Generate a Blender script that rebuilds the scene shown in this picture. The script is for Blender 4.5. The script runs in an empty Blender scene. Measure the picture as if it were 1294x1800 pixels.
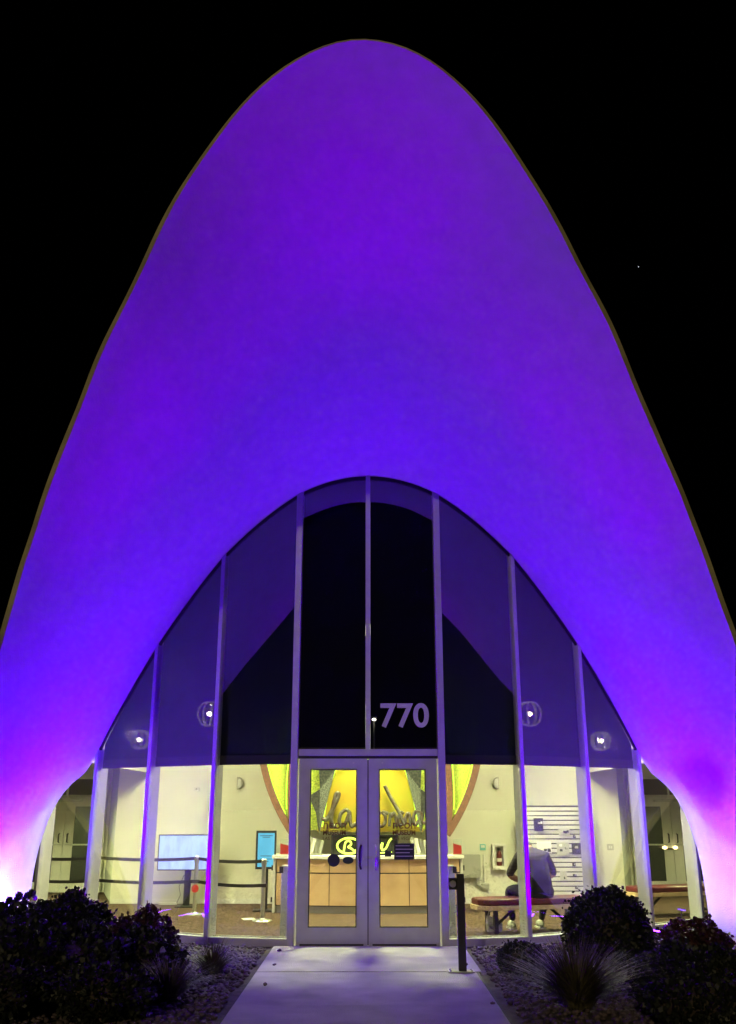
import bpy, math, random
import numpy as np
from mathutils import Vector, Matrix
R = math.radians
PI = math.pi
random.seed(7)
np.random.seed(7)
sc = bpy.context.scene
col = sc.collection

# ------------------------------------------------------------------ camera, sky, sun, exposure
cam_d = bpy.data.cameras.new('camera')
cam = bpy.data.objects.new('camera', cam_d)
col.objects.link(cam)
cam.location = (0, 0, 1.65)
cam.rotation_euler = (R(90 + 17.587), 0, 0)
cam_d.sensor_fit = 'VERTICAL'
cam_d.sensor_height = 24.0
cam_d.lens = 24.0 * 1650 / 1800
cam_d.clip_end = 5000
sc.camera = cam

world = bpy.data.worlds.new('World')
sc.world = world
world.use_nodes = True
wn = world.node_tree
bg = wn.nodes['Background']
sky = wn.nodes.new('ShaderNodeTexSky')
sky.sky_type = 'NISHITA'
sky.sun_disc = False
sky.sun_elevation = R(15)
sky.sun_rotation = R(192)
wn.links.new(sky.outputs[0], bg.inputs[0])
bg.inputs[1].default_value = 0.00002          # night: the sky is all but black

sun_d = bpy.data.lights.new('sun', 'SUN')      # faint warm glow of the street behind the camera
sun_d.energy = 0.40
sun_d.angle = R(2)
sun_d.color = (1.0, 0.80, 0.42)
sun = bpy.data.objects.new('sun', sun_d)
col.objects.link(sun)
sun.rotation_euler = (R(90 - 15), 0, R(-12))

sc.view_settings.view_transform = 'Standard'
sc.view_settings.look = 'None'
sc.view_settings.exposure = 0.0
sc.view_settings.gamma = 1.0
sc.view_settings.use_curve_mapping = False
sc.cycles.use_denoising = True
sc.cycles.max_bounces = 10
sc.cycles.transparent_max_bounces = 24
sc.cycles.sample_clamp_indirect = 6.0

PURPLE = (0.075, 0.0, 1.0)
PALE = (0.21, 0.14, 1.0)
LED_GREEN = -0.055      # a 455 nm LED lies outside the sRGB triangle: its linear green is slightly below zero
WARM = (0.95, 1.0, 0.41)

# ------------------------------------------------------------------ materials
def new_mat(name):
    m = bpy.data.materials.new(name)
    m.use_nodes = True
    nt = m.node_tree
    return m, nt, nt.nodes['Principled BSDF']

def mat(name, c, rough=0.6, metal=0.0, var=0.0, vscale=3.0, bump=0.0, bscale=40.0, c2=None, spec=None, detail=4):
    m, nt, b = new_mat(name)
    b.inputs['Base Color'].default_value = (*c, 1)
    b.inputs['Roughness'].default_value = rough
    b.inputs['Metallic'].default_value = metal
    if spec is not None:
        b.inputs['Specular IOR Level'].default_value = spec
    if var > 0 or c2 is not None:
        tc = nt.nodes.new('ShaderNodeTexCoord')
        n = nt.nodes.new('ShaderNodeTexNoise')
        n.inputs['Scale'].default_value = vscale
        n.inputs['Detail'].default_value = detail
        nt.links.new(tc.outputs['Object'], n.inputs['Vector'])
        r = nt.nodes.new('ShaderNodeValToRGB')
        a = c2 if c2 is not None else tuple(max(0, k * (1 - var)) for k in c)
        d = c if c2 is not None else tuple(min(1, k * (1 + var)) for k in c)
        r.color_ramp.elements[0].position = 0.32
        r.color_ramp.elements[1].position = 0.68
        r.color_ramp.elements[0].color = (*a, 1)
        r.color_ramp.elements[1].color = (*d, 1)
        nt.links.new(n.outputs['Fac'], r.inputs['Fac'])
        nt.links.new(r.outputs['Color'], b.inputs['Base Color'])
    if bump > 0:
        tc = nt.nodes.new('ShaderNodeTexCoord')
        n = nt.nodes.new('ShaderNodeTexNoise')
        n.inputs['Scale'].default_value = bscale
        n.inputs['Detail'].default_value = 5
        nt.links.new(tc.outputs['Object'], n.inputs['Vector'])
        bp = nt.nodes.new('ShaderNodeBump')
        bp.inputs['Strength'].default_value = bump
        bp.inputs['Distance'].default_value = 0.02
        nt.links.new(n.outputs['Fac'], bp.inputs['Height'])
        nt.links.new(bp.outputs['Normal'], b.inputs['Normal'])
    return m

def emit(name, c, s, base=(0.02, 0.02, 0.02)):
    m, nt, b = new_mat(name)
    b.inputs['Base Color'].default_value = (*base, 1)
    b.inputs['Emission Color'].default_value = (*c, 1)
    b.inputs['Emission Strength'].default_value = s
    return m

def glass_mat(name, f0, tint=(0.93, 0.95, 0.93)):
    """thin clear pane: part mirror by angle (Schlick), part see-through"""
    m = bpy.data.materials.new(name)
    m.use_nodes = True
    nt = m.node_tree
    nt.nodes.clear()
    out = nt.nodes.new('ShaderNodeOutputMaterial')
    mix = nt.nodes.new('ShaderNodeMixShader')
    tr = nt.nodes.new('ShaderNodeBsdfTransparent')
    tr.inputs[0].default_value = (*tint, 1)
    gl = nt.nodes.new('ShaderNodeBsdfGlossy')
    gl.inputs['Roughness'].default_value = 0.003
    gl.inputs['Color'].default_value = (1, 1, 1, 1)
    geo = nt.nodes.new('ShaderNodeNewGeometry')
    dot = nt.nodes.new('ShaderNodeVectorMath'); dot.operation = 'DOT_PRODUCT'
    nt.links.new(geo.outputs['Normal'], dot.inputs[0])
    nt.links.new(geo.outputs['Incoming'], dot.inputs[1])
    ab = nt.nodes.new('ShaderNodeMath'); ab.operation = 'ABSOLUTE'
    nt.links.new(dot.outputs['Value'], ab.inputs[0])
    om = nt.nodes.new('ShaderNodeMath'); om.operation = 'SUBTRACT'; om.inputs[0].default_value = 1.0
    nt.links.new(ab.outputs[0], om.inputs[1])
    pw = nt.nodes.new('ShaderNodeMath'); pw.operation = 'POWER'; pw.inputs[1].default_value = 5.0
    nt.links.new(om.outputs[0], pw.inputs[0])
    ma = nt.nodes.new('ShaderNodeMath'); ma.operation = 'MULTIPLY_ADD'
    ma.inputs[1].default_value = 1 - f0; ma.inputs[2].default_value = f0
    nt.links.new(pw.outputs[0], ma.inputs[0])
    nt.links.new(ma.outputs[0], mix.inputs[0])
    nt.links.new(tr.outputs[0], mix.inputs[1])
    nt.links.new(gl.outputs[0], mix.inputs[2])
    nt.links.new(mix.outputs[0], out.inputs[0])
    return m

def blind_mat(name, c, openness):
    m, nt, b = new_mat(name)
    b.inputs['Base Color'].default_value = (*c, 1)
    b.inputs['Roughness'].default_value = 0.8
    b.inputs['Specular IOR Level'].default_value = 0.1
    mix = nt.nodes.new('ShaderNodeMixShader')
    tr = nt.nodes.new('ShaderNodeBsdfTransparent')
    out = nt.nodes['Material Output']
    mix.inputs[0].default_value = openness
    nt.links.new(b.outputs[0], mix.inputs[1])
    nt.links.new(tr.outputs[0], mix.inputs[2])
    nt.links.new(mix.outputs[0], out.inputs[0])
    return m

def plaid_mat(name):
    m, nt, b = new_mat(name)
    tc = nt.nodes.new('ShaderNodeTexCoord')
    w1 = nt.nodes.new('ShaderNodeTexWave'); w1.bands_direction = 'Z'; w1.inputs['Scale'].default_value = 7.0
    w1.inputs['Distortion'].default_value = 0.6
    w2 = nt.nodes.new('ShaderNodeTexWave'); w2.bands_direction = 'X'; w2.inputs['Scale'].default_value = 5.0
    for w in (w1, w2):
        nt.links.new(tc.outputs['Object'], w.inputs['Vector'])
    mx = nt.nodes.new('ShaderNodeMath'); mx.operation = 'MULTIPLY_ADD'
    mx.inputs[1].default_value = 0.25
    nt.links.new(w2.outputs['Fac'], mx.inputs[0]); nt.links.new(w1.outputs['Fac'], mx.inputs[2])
    r = nt.nodes.new('ShaderNodeValToRGB')
    r.color_ramp.elements[0].position = 0.2
    r.color_ramp.elements[0].color = (0.022, 0.018, 0.03, 1)
    r.color_ramp.elements[1].position = 1.0
    r.color_ramp.elements[1].color = (0.06, 0.05, 0.068, 1)
    nt.links.new(mx.outputs[0], r.inputs['Fac'])
    nt.links.new(r.outputs['Color'], b.inputs['Base Color'])
    b.inputs['Roughness'].default_value = 0.9
    return m

M = {}
M['rim'] = mat('streetlit_rim', (0.58, 0.54, 0.30), 0.85, var=0.25, vscale=2.5, bump=0.4, bscale=30, spec=0.2)  # weathered cream edge with the street light's olive painted into its colour
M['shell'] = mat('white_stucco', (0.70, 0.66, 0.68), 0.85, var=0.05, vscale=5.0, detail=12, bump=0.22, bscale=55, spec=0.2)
_nt = M['shell'].node_tree                      # slow waves left by the trowel, under the fine grain
_n2 = _nt.nodes.new('ShaderNodeTexNoise'); _n2.inputs['Scale'].default_value = 1.7; _n2.inputs['Detail'].default_value = 3
_tc = _nt.nodes.new('ShaderNodeTexCoord'); _nt.links.new(_tc.outputs['Object'], _n2.inputs['Vector'])
_b2 = _nt.nodes.new('ShaderNodeBump'); _b2.inputs['Strength'].default_value = 0.35; _b2.inputs['Distance'].default_value = 0.06
_nt.links.new(_n2.outputs['Fac'], _b2.inputs['Height'])
_b1 = [q for q in _nt.nodes if q.type == 'BUMP' and q != _b2][0]
_nt.links.new(_b2.outputs['Normal'], _b1.inputs['Normal'])
M['alu'] = mat('painted_aluminium', (0.47, 0.47, 0.48), 0.42, 0.0, var=0.05, vscale=9)
M['door'] = mat('door_paint', (0.50, 0.52, 0.56), 0.42, 0.0, var=0.07, vscale=6)
M['gasket'] = mat('dark_gasket', (0.015, 0.015, 0.018), 0.6)
M['glass'] = glass_mat('clear_glass', 0.15)
M['doorglass'] = glass_mat('door_glass', 0.035)
M['darkglass'] = mat('dark_glass', (0.012, 0.014, 0.016), 0.08)
M['blackout'] = mat('blackout_cloth', (0.008, 0.008, 0.03), 0.85, spec=0.1)
M['blind'] = blind_mat('roller_mesh', (0.008, 0.008, 0.05), 0.055)
M['hem'] = mat('hem_bar', (0.03, 0.03, 0.04), 0.5)
M['number'] = mat('vinyl_number', (0.62, 0.60, 0.66), 0.5)
M['concrete'] = mat('broom_concrete', (0.62, 0.60, 0.58), 0.85, c2=(0.50, 0.48, 0.47), vscale=3.1, detail=12, bump=0.5, bscale=90)
_nt = M['concrete'].node_tree; _b = _nt.nodes['Principled BSDF']      # old spills and gum on the slabs
_src = _b.inputs['Base Color'].links[0].from_socket
_vo = _nt.nodes.new('ShaderNodeTexVoronoi'); _vo.inputs['Scale'].default_value = 5.5
_no = _nt.nodes.new('ShaderNodeTexNoise'); _no.inputs['Scale'].default_value = 1.1; _no.inputs['Detail'].default_value = 8
_tc = _nt.nodes.new('ShaderNodeTexCoord')
_nt.links.new(_tc.outputs['Object'], _vo.inputs['Vector']); _nt.links.new(_tc.outputs['Object'], _no.inputs['Vector'])
_r1 = _nt.nodes.new('ShaderNodeValToRGB'); _r1.color_ramp.elements[0].position = .035; _r1.color_ramp.elements[0].color = (.80, .80, .80, 1); _r1.color_ramp.elements[1].position = .09; _r1.color_ramp.elements[1].color = (1, 1, 1, 1)
_r2 = _nt.nodes.new('ShaderNodeValToRGB'); _r2.color_ramp.elements[0].position = .38; _r2.color_ramp.elements[0].color = (.72, .72, .72, 1); _r2.color_ramp.elements[1].position = .56; _r2.color_ramp.elements[1].color = (1, 1, 1, 1)
_nt.links.new(_vo.outputs['Distance'], _r1.inputs['Fac']); _nt.links.new(_no.outputs['Fac'], _r2.inputs['Fac'])
for _rr in (_r1, _r2):
    _mx = _nt.nodes.new('ShaderNodeMix'); _mx.data_type = 'RGBA'; _mx.blend_type = 'MULTIPLY'; _mx.inputs['Factor'].default_value = 1.0
    _nt.links.new(_src, _mx.inputs['A']); _nt.links.new(_rr.outputs['Color'], _mx.inputs['B']); _src = _mx.outputs['Result']
_nt.links.new(_src, _b.inputs['Base Color'])
M['soil'] = mat('bed_soil', (0.10, 0.085, 0.075), 0.95, var=0.4, vscale=8, bump=0.6, bscale=30)
M['pebble'] = mat('pebble', (0.17, 0.125, 0.14), 0.8, c2=(0.06, 0.045, 0.055), vscale=26, detail=1)
M['wall'] = mat('cream_wall', (0.78, 0.77, 0.66), 0.8, var=0.03, vscale=1.5, bump=0.08, bscale=60)
M['greywall'] = mat('grey_wall', (0.50, 0.51, 0.47), 0.8, var=0.04, vscale=2)
M['carpet'] = mat('brown_carpet', (0.085, 0.043, 0.025), 0.97, c2=(0.045, 0.023, 0.014), vscale=14, bump=0.5, bscale=180)
M['wood'] = mat('maple_veneer', (0.66, 0.46, 0.25), 0.45, c2=(0.56, 0.37, 0.19), vscale=3.0)
M['woodedge'] = mat('pale_wood_edge', (0.62, 0.45, 0.27), 0.5, var=0.15, vscale=12)
M['black'] = mat('black_powdercoat', (0.012, 0.012, 0.014), 0.5)
M['blackstrap'] = mat('black_webbing', (0.012, 0.011, 0.012), 0.9)
M['steel'] = mat('brushed_steel', (0.62, 0.62, 0.60), 0.28, 0.85, var=0.06, vscale=20)
M['slat'] = mat('grey_white_slat', (0.56, 0.56, 0.52), 0.5, var=.06, vscale=4)
M['white'] = mat('white_laminate', (0.80, 0.79, 0.74), 0.4)
M['red'] = mat('red_card', (0.62, 0.04, 0.04), 0.5)
M['darkred'] = mat('dark_red_enamel', (0.13, 0.018, 0.018), 0.4)
M['redvinyl'] = mat('dark_red_vinyl', (0.11, 0.010, 0.018), 0.38, var=0.12, vscale=5)
M['mosaic'] = mat('grey_mosaic', (0.17, 0.175, 0.165), 0.35, c2=(0.025, 0.028, 0.028), vscale=60, detail=0)
M['mosaicdark'] = mat('dark_mosaic', (0.045, 0.045, 0.045), 0.4, c2=(0.012, 0.014, 0.016), vscale=30, detail=0)
M['speckle'] = mat('red_speckle', (0.22, 0.085, 0.055), 0.6, c2=(0.085, 0.04, 0.03), vscale=45, detail=1)
M['glitter'] = mat('lime_glitter', (0.62, 0.72, 0.10), 0.5, c2=(0.25, 0.34, 0.05), vscale=38, detail=1)
M['signyellow'] = mat('sign_yellow', (0.34, 0.31, 0.035), 0.4, c2=(0.40, 0.21, 0.025), vscale=1.4)
M['script'] = mat('script_metal', (0.055, 0.028, 0.02), 0.35, 0.2, c2=(0.10, 0.095, 0.085), vscale=11, detail=1)
M['neon'] = emit('green_neon', (0.55, 1.0, 0.06), 3.0)
M['neony'] = emit('yellow_neon', (0.78, 1.0, 0.10), 2.6)
M['decal'] = mat('dark_red_vinyl_text', (0.10, 0.012, 0.008), 0.6)
M['decal2'] = mat('brown_vinyl_text', (0.13, 0.05, 0.012), 0.6)
M['sticker_dark'] = mat('navy_sticker', (0.006, 0.008, 0.02), 0.5)
M['sticker_green'] = mat('dark_green_sticker', (0.008, 0.03, 0.028), 0.5)
M['panelgrey'] = mat('grey_enamel', (0.42, 0.42, 0.36), 0.5)
M['cyan'] = mat('cyan_plastic', (0.18, 0.55, 0.55), 0.5)
M['bulb'] = emit('warm_bulb', (1.0, 0.85, 0.55), 2200.0)
M['crystal'] = emit('lit_glass_rib', (1.0, 0.86, 0.62), 42.0, (0.8, 0.8, 0.8))
M['panel_lamp'] = emit('lamp_diffuser', WARM, 6.0)
M['purple_lens'] = emit('purple_lens', (0.22, 0.02, 1.0), 25.0)
M['skin'] = mat('skin', (0.42, 0.22, 0.15), 0.55)
M['hair'] = mat('dark_hair', (0.035, 0.02, 0.015), 0.7)
M['shirt'] = plaid_mat('grey_plaid_cloth')
M['trouser'] = mat('dark_trousers', (0.015, 0.014, 0.02), 0.9)
M['navy'] = mat('navy_cloth', (0.012, 0.010, 0.03), 0.9)
M['shoe'] = mat('white_shoe', (0.62, 0.62, 0.58), 0.6, c2=(0.25, 0.27, 0.26), vscale=25, detail=1)
M['leaf'] = mat('dark_green_leaf', (0.016, 0.022, 0.013), 0.55, c2=(0.008, 0.011, 0.007), vscale=9)
M['leafred'] = mat('reddish_leaf', (0.08, 0.022, 0.026), 0.5, c2=(0.025, 0.014, 0.012), vscale=9)
M['straw'] = mat('olive_grass_blade', (0.15, 0.13, 0.07), 0.6, c2=(0.045, 0.042, 0.025), vscale=12)
M['stem'] = mat('bark_stem', (0.06, 0.045, 0.035), 0.8)

def tv_mat(name, c1, c2, s, scale):
    m, nt, b = new_mat(name)
    tc = nt.nodes.new('ShaderNodeTexCoord')
    n = nt.nodes.new('ShaderNodeTexNoise'); n.inputs['Scale'].default_value = scale
    n.inputs['Detail'].default_value = 6
    mp = nt.nodes.new('ShaderNodeMapping'); mp.inputs['Scale'].default_value = (3, 1, 1)
    nt.links.new(tc.outputs['Object'], mp.inputs['Vector']); nt.links.new(mp.outputs[0], n.inputs['Vector'])
    r = nt.nodes.new('ShaderNodeValToRGB')
    r.color_ramp.elements[0].position = 0.3; r.color_ramp.elements[0].color = (*c1, 1)
    r.color_ramp.elements[1].position = 0.55; r.color_ramp.elements[1].color = (*c2, 1)
    nt.links.new(n.outputs['Fac'], r.inputs['Fac'])
    nt.links.new(r.outputs['Color'], b.inputs['Emission Color'])
    b.inputs['Emission Strength'].default_value = s
    b.inputs['Base Color'].default_value = (0.01, 0.01, 0.01, 1)
    return m
M['tv'] = tv_mat('tv_picture', (0.30, 0.42, 0.78), (0.46, 0.62, 1.0), 1.9, 2.2)
M['kiosk_screen'] = tv_mat('kiosk_picture', (0.05, 0.34, 0.55), (0.10, 0.52, 0.78), 1.6, 0.7)
M['kiosk_ink'] = emit('kiosk_ink', (0.02, 0.10, 0.17), 1.0)

# ------------------------------------------------------------------ mesh helpers
class MB:
    def __init__(s):
        s.v = []; s.f = []
    def add(s, vs, fs):
        k = len(s.v)
        s.v += [tuple(p) for p in vs]
        s.f += [tuple(i + k for i in f) for f in fs]
        return s
    def box(s, x0, x1, y0, y1, z0, z1, xf=None):
        vs = [(x, y, z) for z in (z0, z1) for y in (y0, y1) for x in (x0, x1)]
        if xf is not None: vs = [tuple(xf @ Vector(p)) for p in vs]
        return s.add(vs, [(0, 2, 3, 1), (4, 5, 7, 6), (0, 1, 5, 4), (2, 6, 7, 3), (0, 4, 6, 2), (1, 3, 7, 5)])
    def prism(s, poly, y0, y1, xf=None):
        """polygon in (x, z), counter-clockwise seen from -y, pulled from y0 to y1"""
        n = len(poly)
        vs = [(x, y0, z) for x, z in poly] + [(x, y1, z) for x, z in poly]
        if xf is not None: vs = [tuple(xf @ Vector(p)) for p in vs]
        fs = [tuple(range(n)), tuple(range(2 * n - 1, n - 1, -1))]
        fs += [(i, i + n, (i + 1) % n + n, (i + 1) % n) for i in range(n)]
        return s.add(vs, fs)
    def slab(s, poly, z0, z1):
        n = len(poly)
        vs = [(x, y, z0) for x, y in poly] + [(x, y, z1) for x, y in poly]
        fs = [tuple(range(n - 1, -1, -1)), tuple(range(n, 2 * n))]
        fs += [(i, (i + 1) % n, (i + 1) % n + n, i + n) for i in range(n)]
        return s.add(vs, fs)
    def tube(s, pts, r, n=8, closed=False, caps=True):
        pts = [Vector(p) for p in pts]
        rs = r if hasattr(r, '__len__') else [r] * len(pts)
        rings = []; up = None
        m = len(pts)
        for i, p in enumerate(pts):
            if closed: t = pts[(i + 1) % m] - pts[i - 1]
            else: t = pts[min(i + 1, m - 1)] - pts[max(i - 1, 0)]
            if t.length < 1e-9: t = Vector((0, 0, 1))
            t.normalize()
            if up is None:
                up = Vector((0, 0, 1)) if abs(t.z) < 0.9 else Vector((0, 1, 0))
            a = t.cross(up)
            if a.length < 1e-6: a = t.cross(Vector((1, 0, 0)))
            a.normalize(); b = a.cross(t).normalized(); up = b
            rings.append([p + (a * math.cos(2 * PI * k / n) + b * math.sin(2 * PI * k / n)) * rs[i] for k in range(n)])
        vs = [q for g in rings for q in g]; fs = []
        for i in range(m if closed else m - 1):
            j = (i + 1) % m
            for k in range(n):
                fs.append((i * n + k, i * n + (k + 1) % n, j * n + (k + 1) % n, j * n + k))
        if caps and not closed:
            fs.append(tuple(range(n - 1, -1, -1))); fs.append(tuple((m - 1) * n + k for k in range(n)))
        return s.add(vs, fs)
    def lathe(s, prof, n=20, c=(0, 0, 0)):
        vs = [(c[0] + r * math.cos(2 * PI * k / n), c[1] + r * math.sin(2 * PI * k / n), c[2] + z) for r, z in prof for k in range(n)]
        fs = []
        for i in range(len(prof) - 1):
            for k in range(n):
                fs.append((i * n + k, i * n + (k + 1) % n, (i + 1) * n + (k + 1) % n, (i + 1) * n + k))
        fs.append(tuple(range(n - 1, -1, -1))); fs.append(tuple((len(prof) - 1) * n + k for k in range(n)))
        return s.add(vs, fs)
    def ball(s, c, rx, ry, rz, nu=14, nv=9):
        prof = [(math.sin(PI * i / nv), -math.cos(PI * i / nv)) for i in range(nv + 1)]
        prof[0] = (0.02, -1); prof[-1] = (0.02, 1)
        vs = [(c[0] + rx * r * math.cos(2 * PI * k / nu), c[1] + ry * r * math.sin(2 * PI * k / nu), c[2] + rz * z) for r, z in prof for k in range(nu)]
        fs = []
        for i in range(nv):
            for k in range(nu):
                fs.append((i * nu + k, i * nu + (k + 1) % nu, (i + 1) * nu + (k + 1) % nu, (i + 1) * nu + k))
        fs.append(tuple(range(nu - 1, -1, -1))); fs.append(tuple(nv * nu + k for k in range(nu)))
        return s.add(vs, fs)
    def build(s, name, m, parent=None, smooth=False, bevel=0.0, loc=None):
        me = bpy.data.meshes.new(name)
        me.from_pydata(s.v, [], s.f)
        me.update()
        if smooth:
            me.polygons.foreach_set('use_smooth', [True] * len(me.polygons))
        if m: me.materials.append(M[m] if isinstance(m, str) else m)
        o = bpy.data.objects.new(name, me)
        col.objects.link(o)
        if parent is not None: o.parent = parent
        if loc is not None: o.location = loc
        if bevel > 0:
            b = o.modifiers.new('bevel', 'BEVEL'); b.width = bevel; b.segments = 2; b.limit_method = 'ANGLE'
        return o

def arrays_obj(name, V, Fq, m, parent=None, smooth=False):
    """fast mesh from numpy arrays with faces of equal length"""
    me = bpy.data.meshes.new(name)
    nf, k = Fq.shape
    me.vertices.add(len(V)); me.vertices.foreach_set('co', np.ascontiguousarray(V, dtype=np.float32).ravel())
    me.loops.add(nf * k); me.loops.foreach_set('vertex_index', np.ascontiguousarray(Fq, dtype=np.int32).ravel())
    me.polygons.add(nf); me.polygons.foreach_set('loop_start', np.arange(0, nf * k, k, dtype=np.int32))
    me.polygons.foreach_set('loop_total', np.full(nf, k, dtype=np.int32))
    if smooth: me.polygons.foreach_set('use_smooth', np.ones(nf, dtype=bool))
    me.update(calc_edges=True)
    me.materials.append(M[m])
    o = bpy.data.objects.new(name, me); col.objects.link(o)
    if parent is not None: o.parent = parent
    return o

def tag(o, label=None, cat=None, group=None, kind=None):
    if label: o['label'] = label
    if cat: o['category'] = cat
    if group: o['group'] = group
    if kind: o['kind'] = kind
    return o

def thing(name, label, cat, loc=(0, 0, 0), rz=0.0, group=None):
    o = bpy.data.objects.new(name, None)
    o.empty_display_size = 0.2
    col.objects.link(o); o.location = loc; o.rotation_euler = (0, 0, rz)
    return tag(o, label, cat, group)

def struct(o):
    o['kind'] = 'structure'; return o

def text_mesh(name, body, size, m, parent, loc, rot=(R(90), 0, 0), extrude=0.001, shear=0.0, spacing=1.0, align='LEFT', sx=1.0, offset=0.0):
    cu = bpy.data.curves.new(name, 'FONT')
    cu.body = body; cu.size = size; cu.extrude = extrude; cu.shear = shear
    cu.space_character = spacing; cu.align_x = align; cu.offset = offset
    t = bpy.data.objects.new('tmp', cu); col.objects.link(t)
    dg = bpy.context.evaluated_depsgraph_get()
    me = bpy.data.meshes.new_from_object(t.evaluated_get(dg))
    bpy.data.objects.remove(t)
    me.materials.clear(); me.materials.append(M[m])
    o = bpy.data.objects.new(name, me); col.objects.link(o)
    o.parent = parent; o.location = loc; o.rotation_euler = rot; o.scale = (sx, 1, 1)
    return o

# ------------------------------------------------------------------ plan of the glass wall and the shell
P = [(0.97, 12.80), (2.055, 13.035), (3.05, 13.60), (3.964, 14.236), (4.895, 14.912), (5.737, 15.619)]
def wall_y(x):
    x = abs(x)
    if x <= 0.97: return 12.8
    for (x0, y0), (x1, y1) in zip(P[:-1], P[1:]):
        if x <= x1: return y0 + (y1 - y0) * (x - x0) / (x1 - x0)
    return P[-1][1]
AX = np.array([0, .47, .94, 1.48, 2.0, 2.55, 3.08, 3.52, 3.88, 4.08])
AZ = np.array([6.24, 6.17, 6.0, 5.68, 5.20, 4.55, 3.87, 3.25, 2.66, 2.24])
_pc = np.polyfit(np.concatenate([-AX[::-1], AX]), np.concatenate([AZ[::-1], AZ]), 6)
def arch_z(x):
    return float(np.polyval(_pc, abs(x)))

def resample(pts, n):
    pts = np.asarray(pts, float)
    d = np.concatenate([[0], np.cumsum(np.linalg.norm(np.diff(pts, axis=0), axis=1))])
    t = np.linspace(0, d[-1], n)
    return np.stack([np.interp(t, d, pts[:, k]) for k in range(3)], 1)

def smooth_line(p, it, keep=True):
    p = p.copy()
    for _ in range(it):
        q = p.copy(); q[1:-1] = 0.25 * p[:-2] + 0.5 * p[1:-1] + 0.25 * p[2:]
        p = q
    return p

def loft(rows, thick, name, m, parent, flip=False):
    """closed sheet of given thickness over a grid of points rows[i][j]"""
    G = np.asarray(rows, float); nr, nc, _ = G.shape
    du = np.gradient(G, axis=0); dv = np.gradient(G, axis=1)
    N = np.cross(du, dv); N /= np.linalg.norm(N, axis=2, keepdims=True) + 1e-12
    if flip: N = -N
    O = G + N * thick
    V = np.concatenate([G.reshape(-1, 3), O.reshape(-1, 3)])
    idx = np.arange(nr * nc).reshape(nr, nc); k = nr * nc
    a, b, c, d = idx[:-1, :-1].ravel(), idx[1:, :-1].ravel(), idx[1:, 1:].ravel(), idx[:-1, 1:].ravel()
    if flip: f1 = np.stack([a, b, c, d], 1); f2 = np.stack([a, d, c, b], 1) + k
    else: f1 = np.stack([a, d, c, b], 1); f2 = np.stack([a, b, c, d], 1) + k
    ed = np.concatenate([idx[0, :], idx[1:, -1], idx[-1, -2::-1], idx[-2:0:-1, 0]])
    ne = len(ed); V = np.concatenate([V, V[ed], V[ed + k]])          # the edge strip has its own vertices, so it stays crisp
    e1 = 2 * k + np.arange(ne); e2 = np.roll(e1, -1)
    f3 = np.stack([e1, e2, e2 + ne, e1 + ne], 1)
    if flip: f3 = f3[:, ::-1]
    o = arrays_obj(name, V, np.concatenate([f1, f2, f3]), m, parent, smooth=True)
    me = o.data
    sm = np.ones(len(me.polygons), bool); sm[len(f1) + len(f2):] = False
    if m == 'shell':
        me.materials.append(M['rim']); mi = np.zeros(len(me.polygons), np.int32); mi[len(f1) + len(f2):] = 1; me.polygons.foreach_set('material_index', mi)
    me.polygons.foreach_set('use_smooth', sm)
    return o

building = thing('shell_roofed_lobby', 'white concrete shell building with tall flaring arch and glass front washed in purple light', 'building')

# inner edge of the vault: foot of the leg, round its shoulder, then along the glass to the top
leg = np.array([(4.50, 13.42, -0.05), (4.525, 13.49, .22), (4.55, 13.60, .50), (4.58, 13.74, .86), (4.58, 13.90, 1.22), (4.54, 14.05, 1.54),
                (4.455, 14.17, 1.83), (4.31, 14.25, 2.03), (4.18, 14.29, 2.14), (4.08, 14.29, 2.22)])
ax = np.linspace(4.06, 0, 60)
arc = np.array([(x, wall_y(x) - 0.045, arch_z(x)) for x in ax])
NH = 90
halfI = np.concatenate([smooth_line(resample(leg, 26), 3)[:-1], resample(arc, NH - 25)])
RIM_TOP = (-0.037, 8.483)
def rim_line(pts):
    """half of the rim from foot to top: x as a smooth function of the drop below the top"""
    p = np.array(pts + [(5.40, -0.05)] * 3)
    w = np.sqrt(RIM_TOP[1] - p[:, 1])
    c = np.linalg.lstsq(np.stack([w, w ** 2, w ** 3, w ** 4], 1), p[:, 0], rcond=None)[0]
    ww = np.linspace(math.sqrt(RIM_TOP[1] + 0.05), 0, 240)
    x = c[0] * ww + c[1] * ww ** 2 + c[2] * ww ** 3 + c[3] * ww ** 4
    z = RIM_TOP[1] - ww ** 2
    return resample(np.stack([x, 12.3 - 5.3 * z / 8.5, z], 1), NH)
rim_l = rim_line([(.555, 8.38), (.855, 8.22), (1.165, 7.96), (1.565, 7.55), (1.995, 7.03), (2.285, 6.65), (2.595, 6.14), (2.885, 5.60), (3.095, 5.20), (3.365, 4.63), (3.625, 4.10), (3.895, 3.55)])
rim_r = rim_line([(.525, 8.38), (.835, 8.22), (1.135, 7.99), (1.515, 7.55), (1.955, 7.02), (2.215, 6.65), (2.535, 6.14), (2.805, 5.60), (3.04, 5.20), (3.395, 4.63), (3.695, 4.10), (3.985, 3.55)])
def whole(h):
    l = h.copy(); l[:, 0] *= -1
    return np.concatenate([l, h[::-1][1:]])
rim_l[:, 0] *= -1
I = whole(halfI); RM = np.concatenate([rim_l, rim_r[::-1][1:]]); RM[:, 0] += RIM_TOP[0]
I_s = smooth_line(I, 260)
n = len(I)
wob = smooth_line(np.random.randn(n, 3) * 0.028, 10)
RM = RM + wob * np.minimum(1, np.abs(np.linspace(-1, 1, n) ** 2 - 1) * 8)[:, None]
t = 1 - np.abs(np.linspace(-1, 1, n))
ang = np.radians(82) * (1 - t) ** 0.8 * np.sign(np.linspace(-1, 1, n))
mag = 0.95 * t ** 1.3
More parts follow.
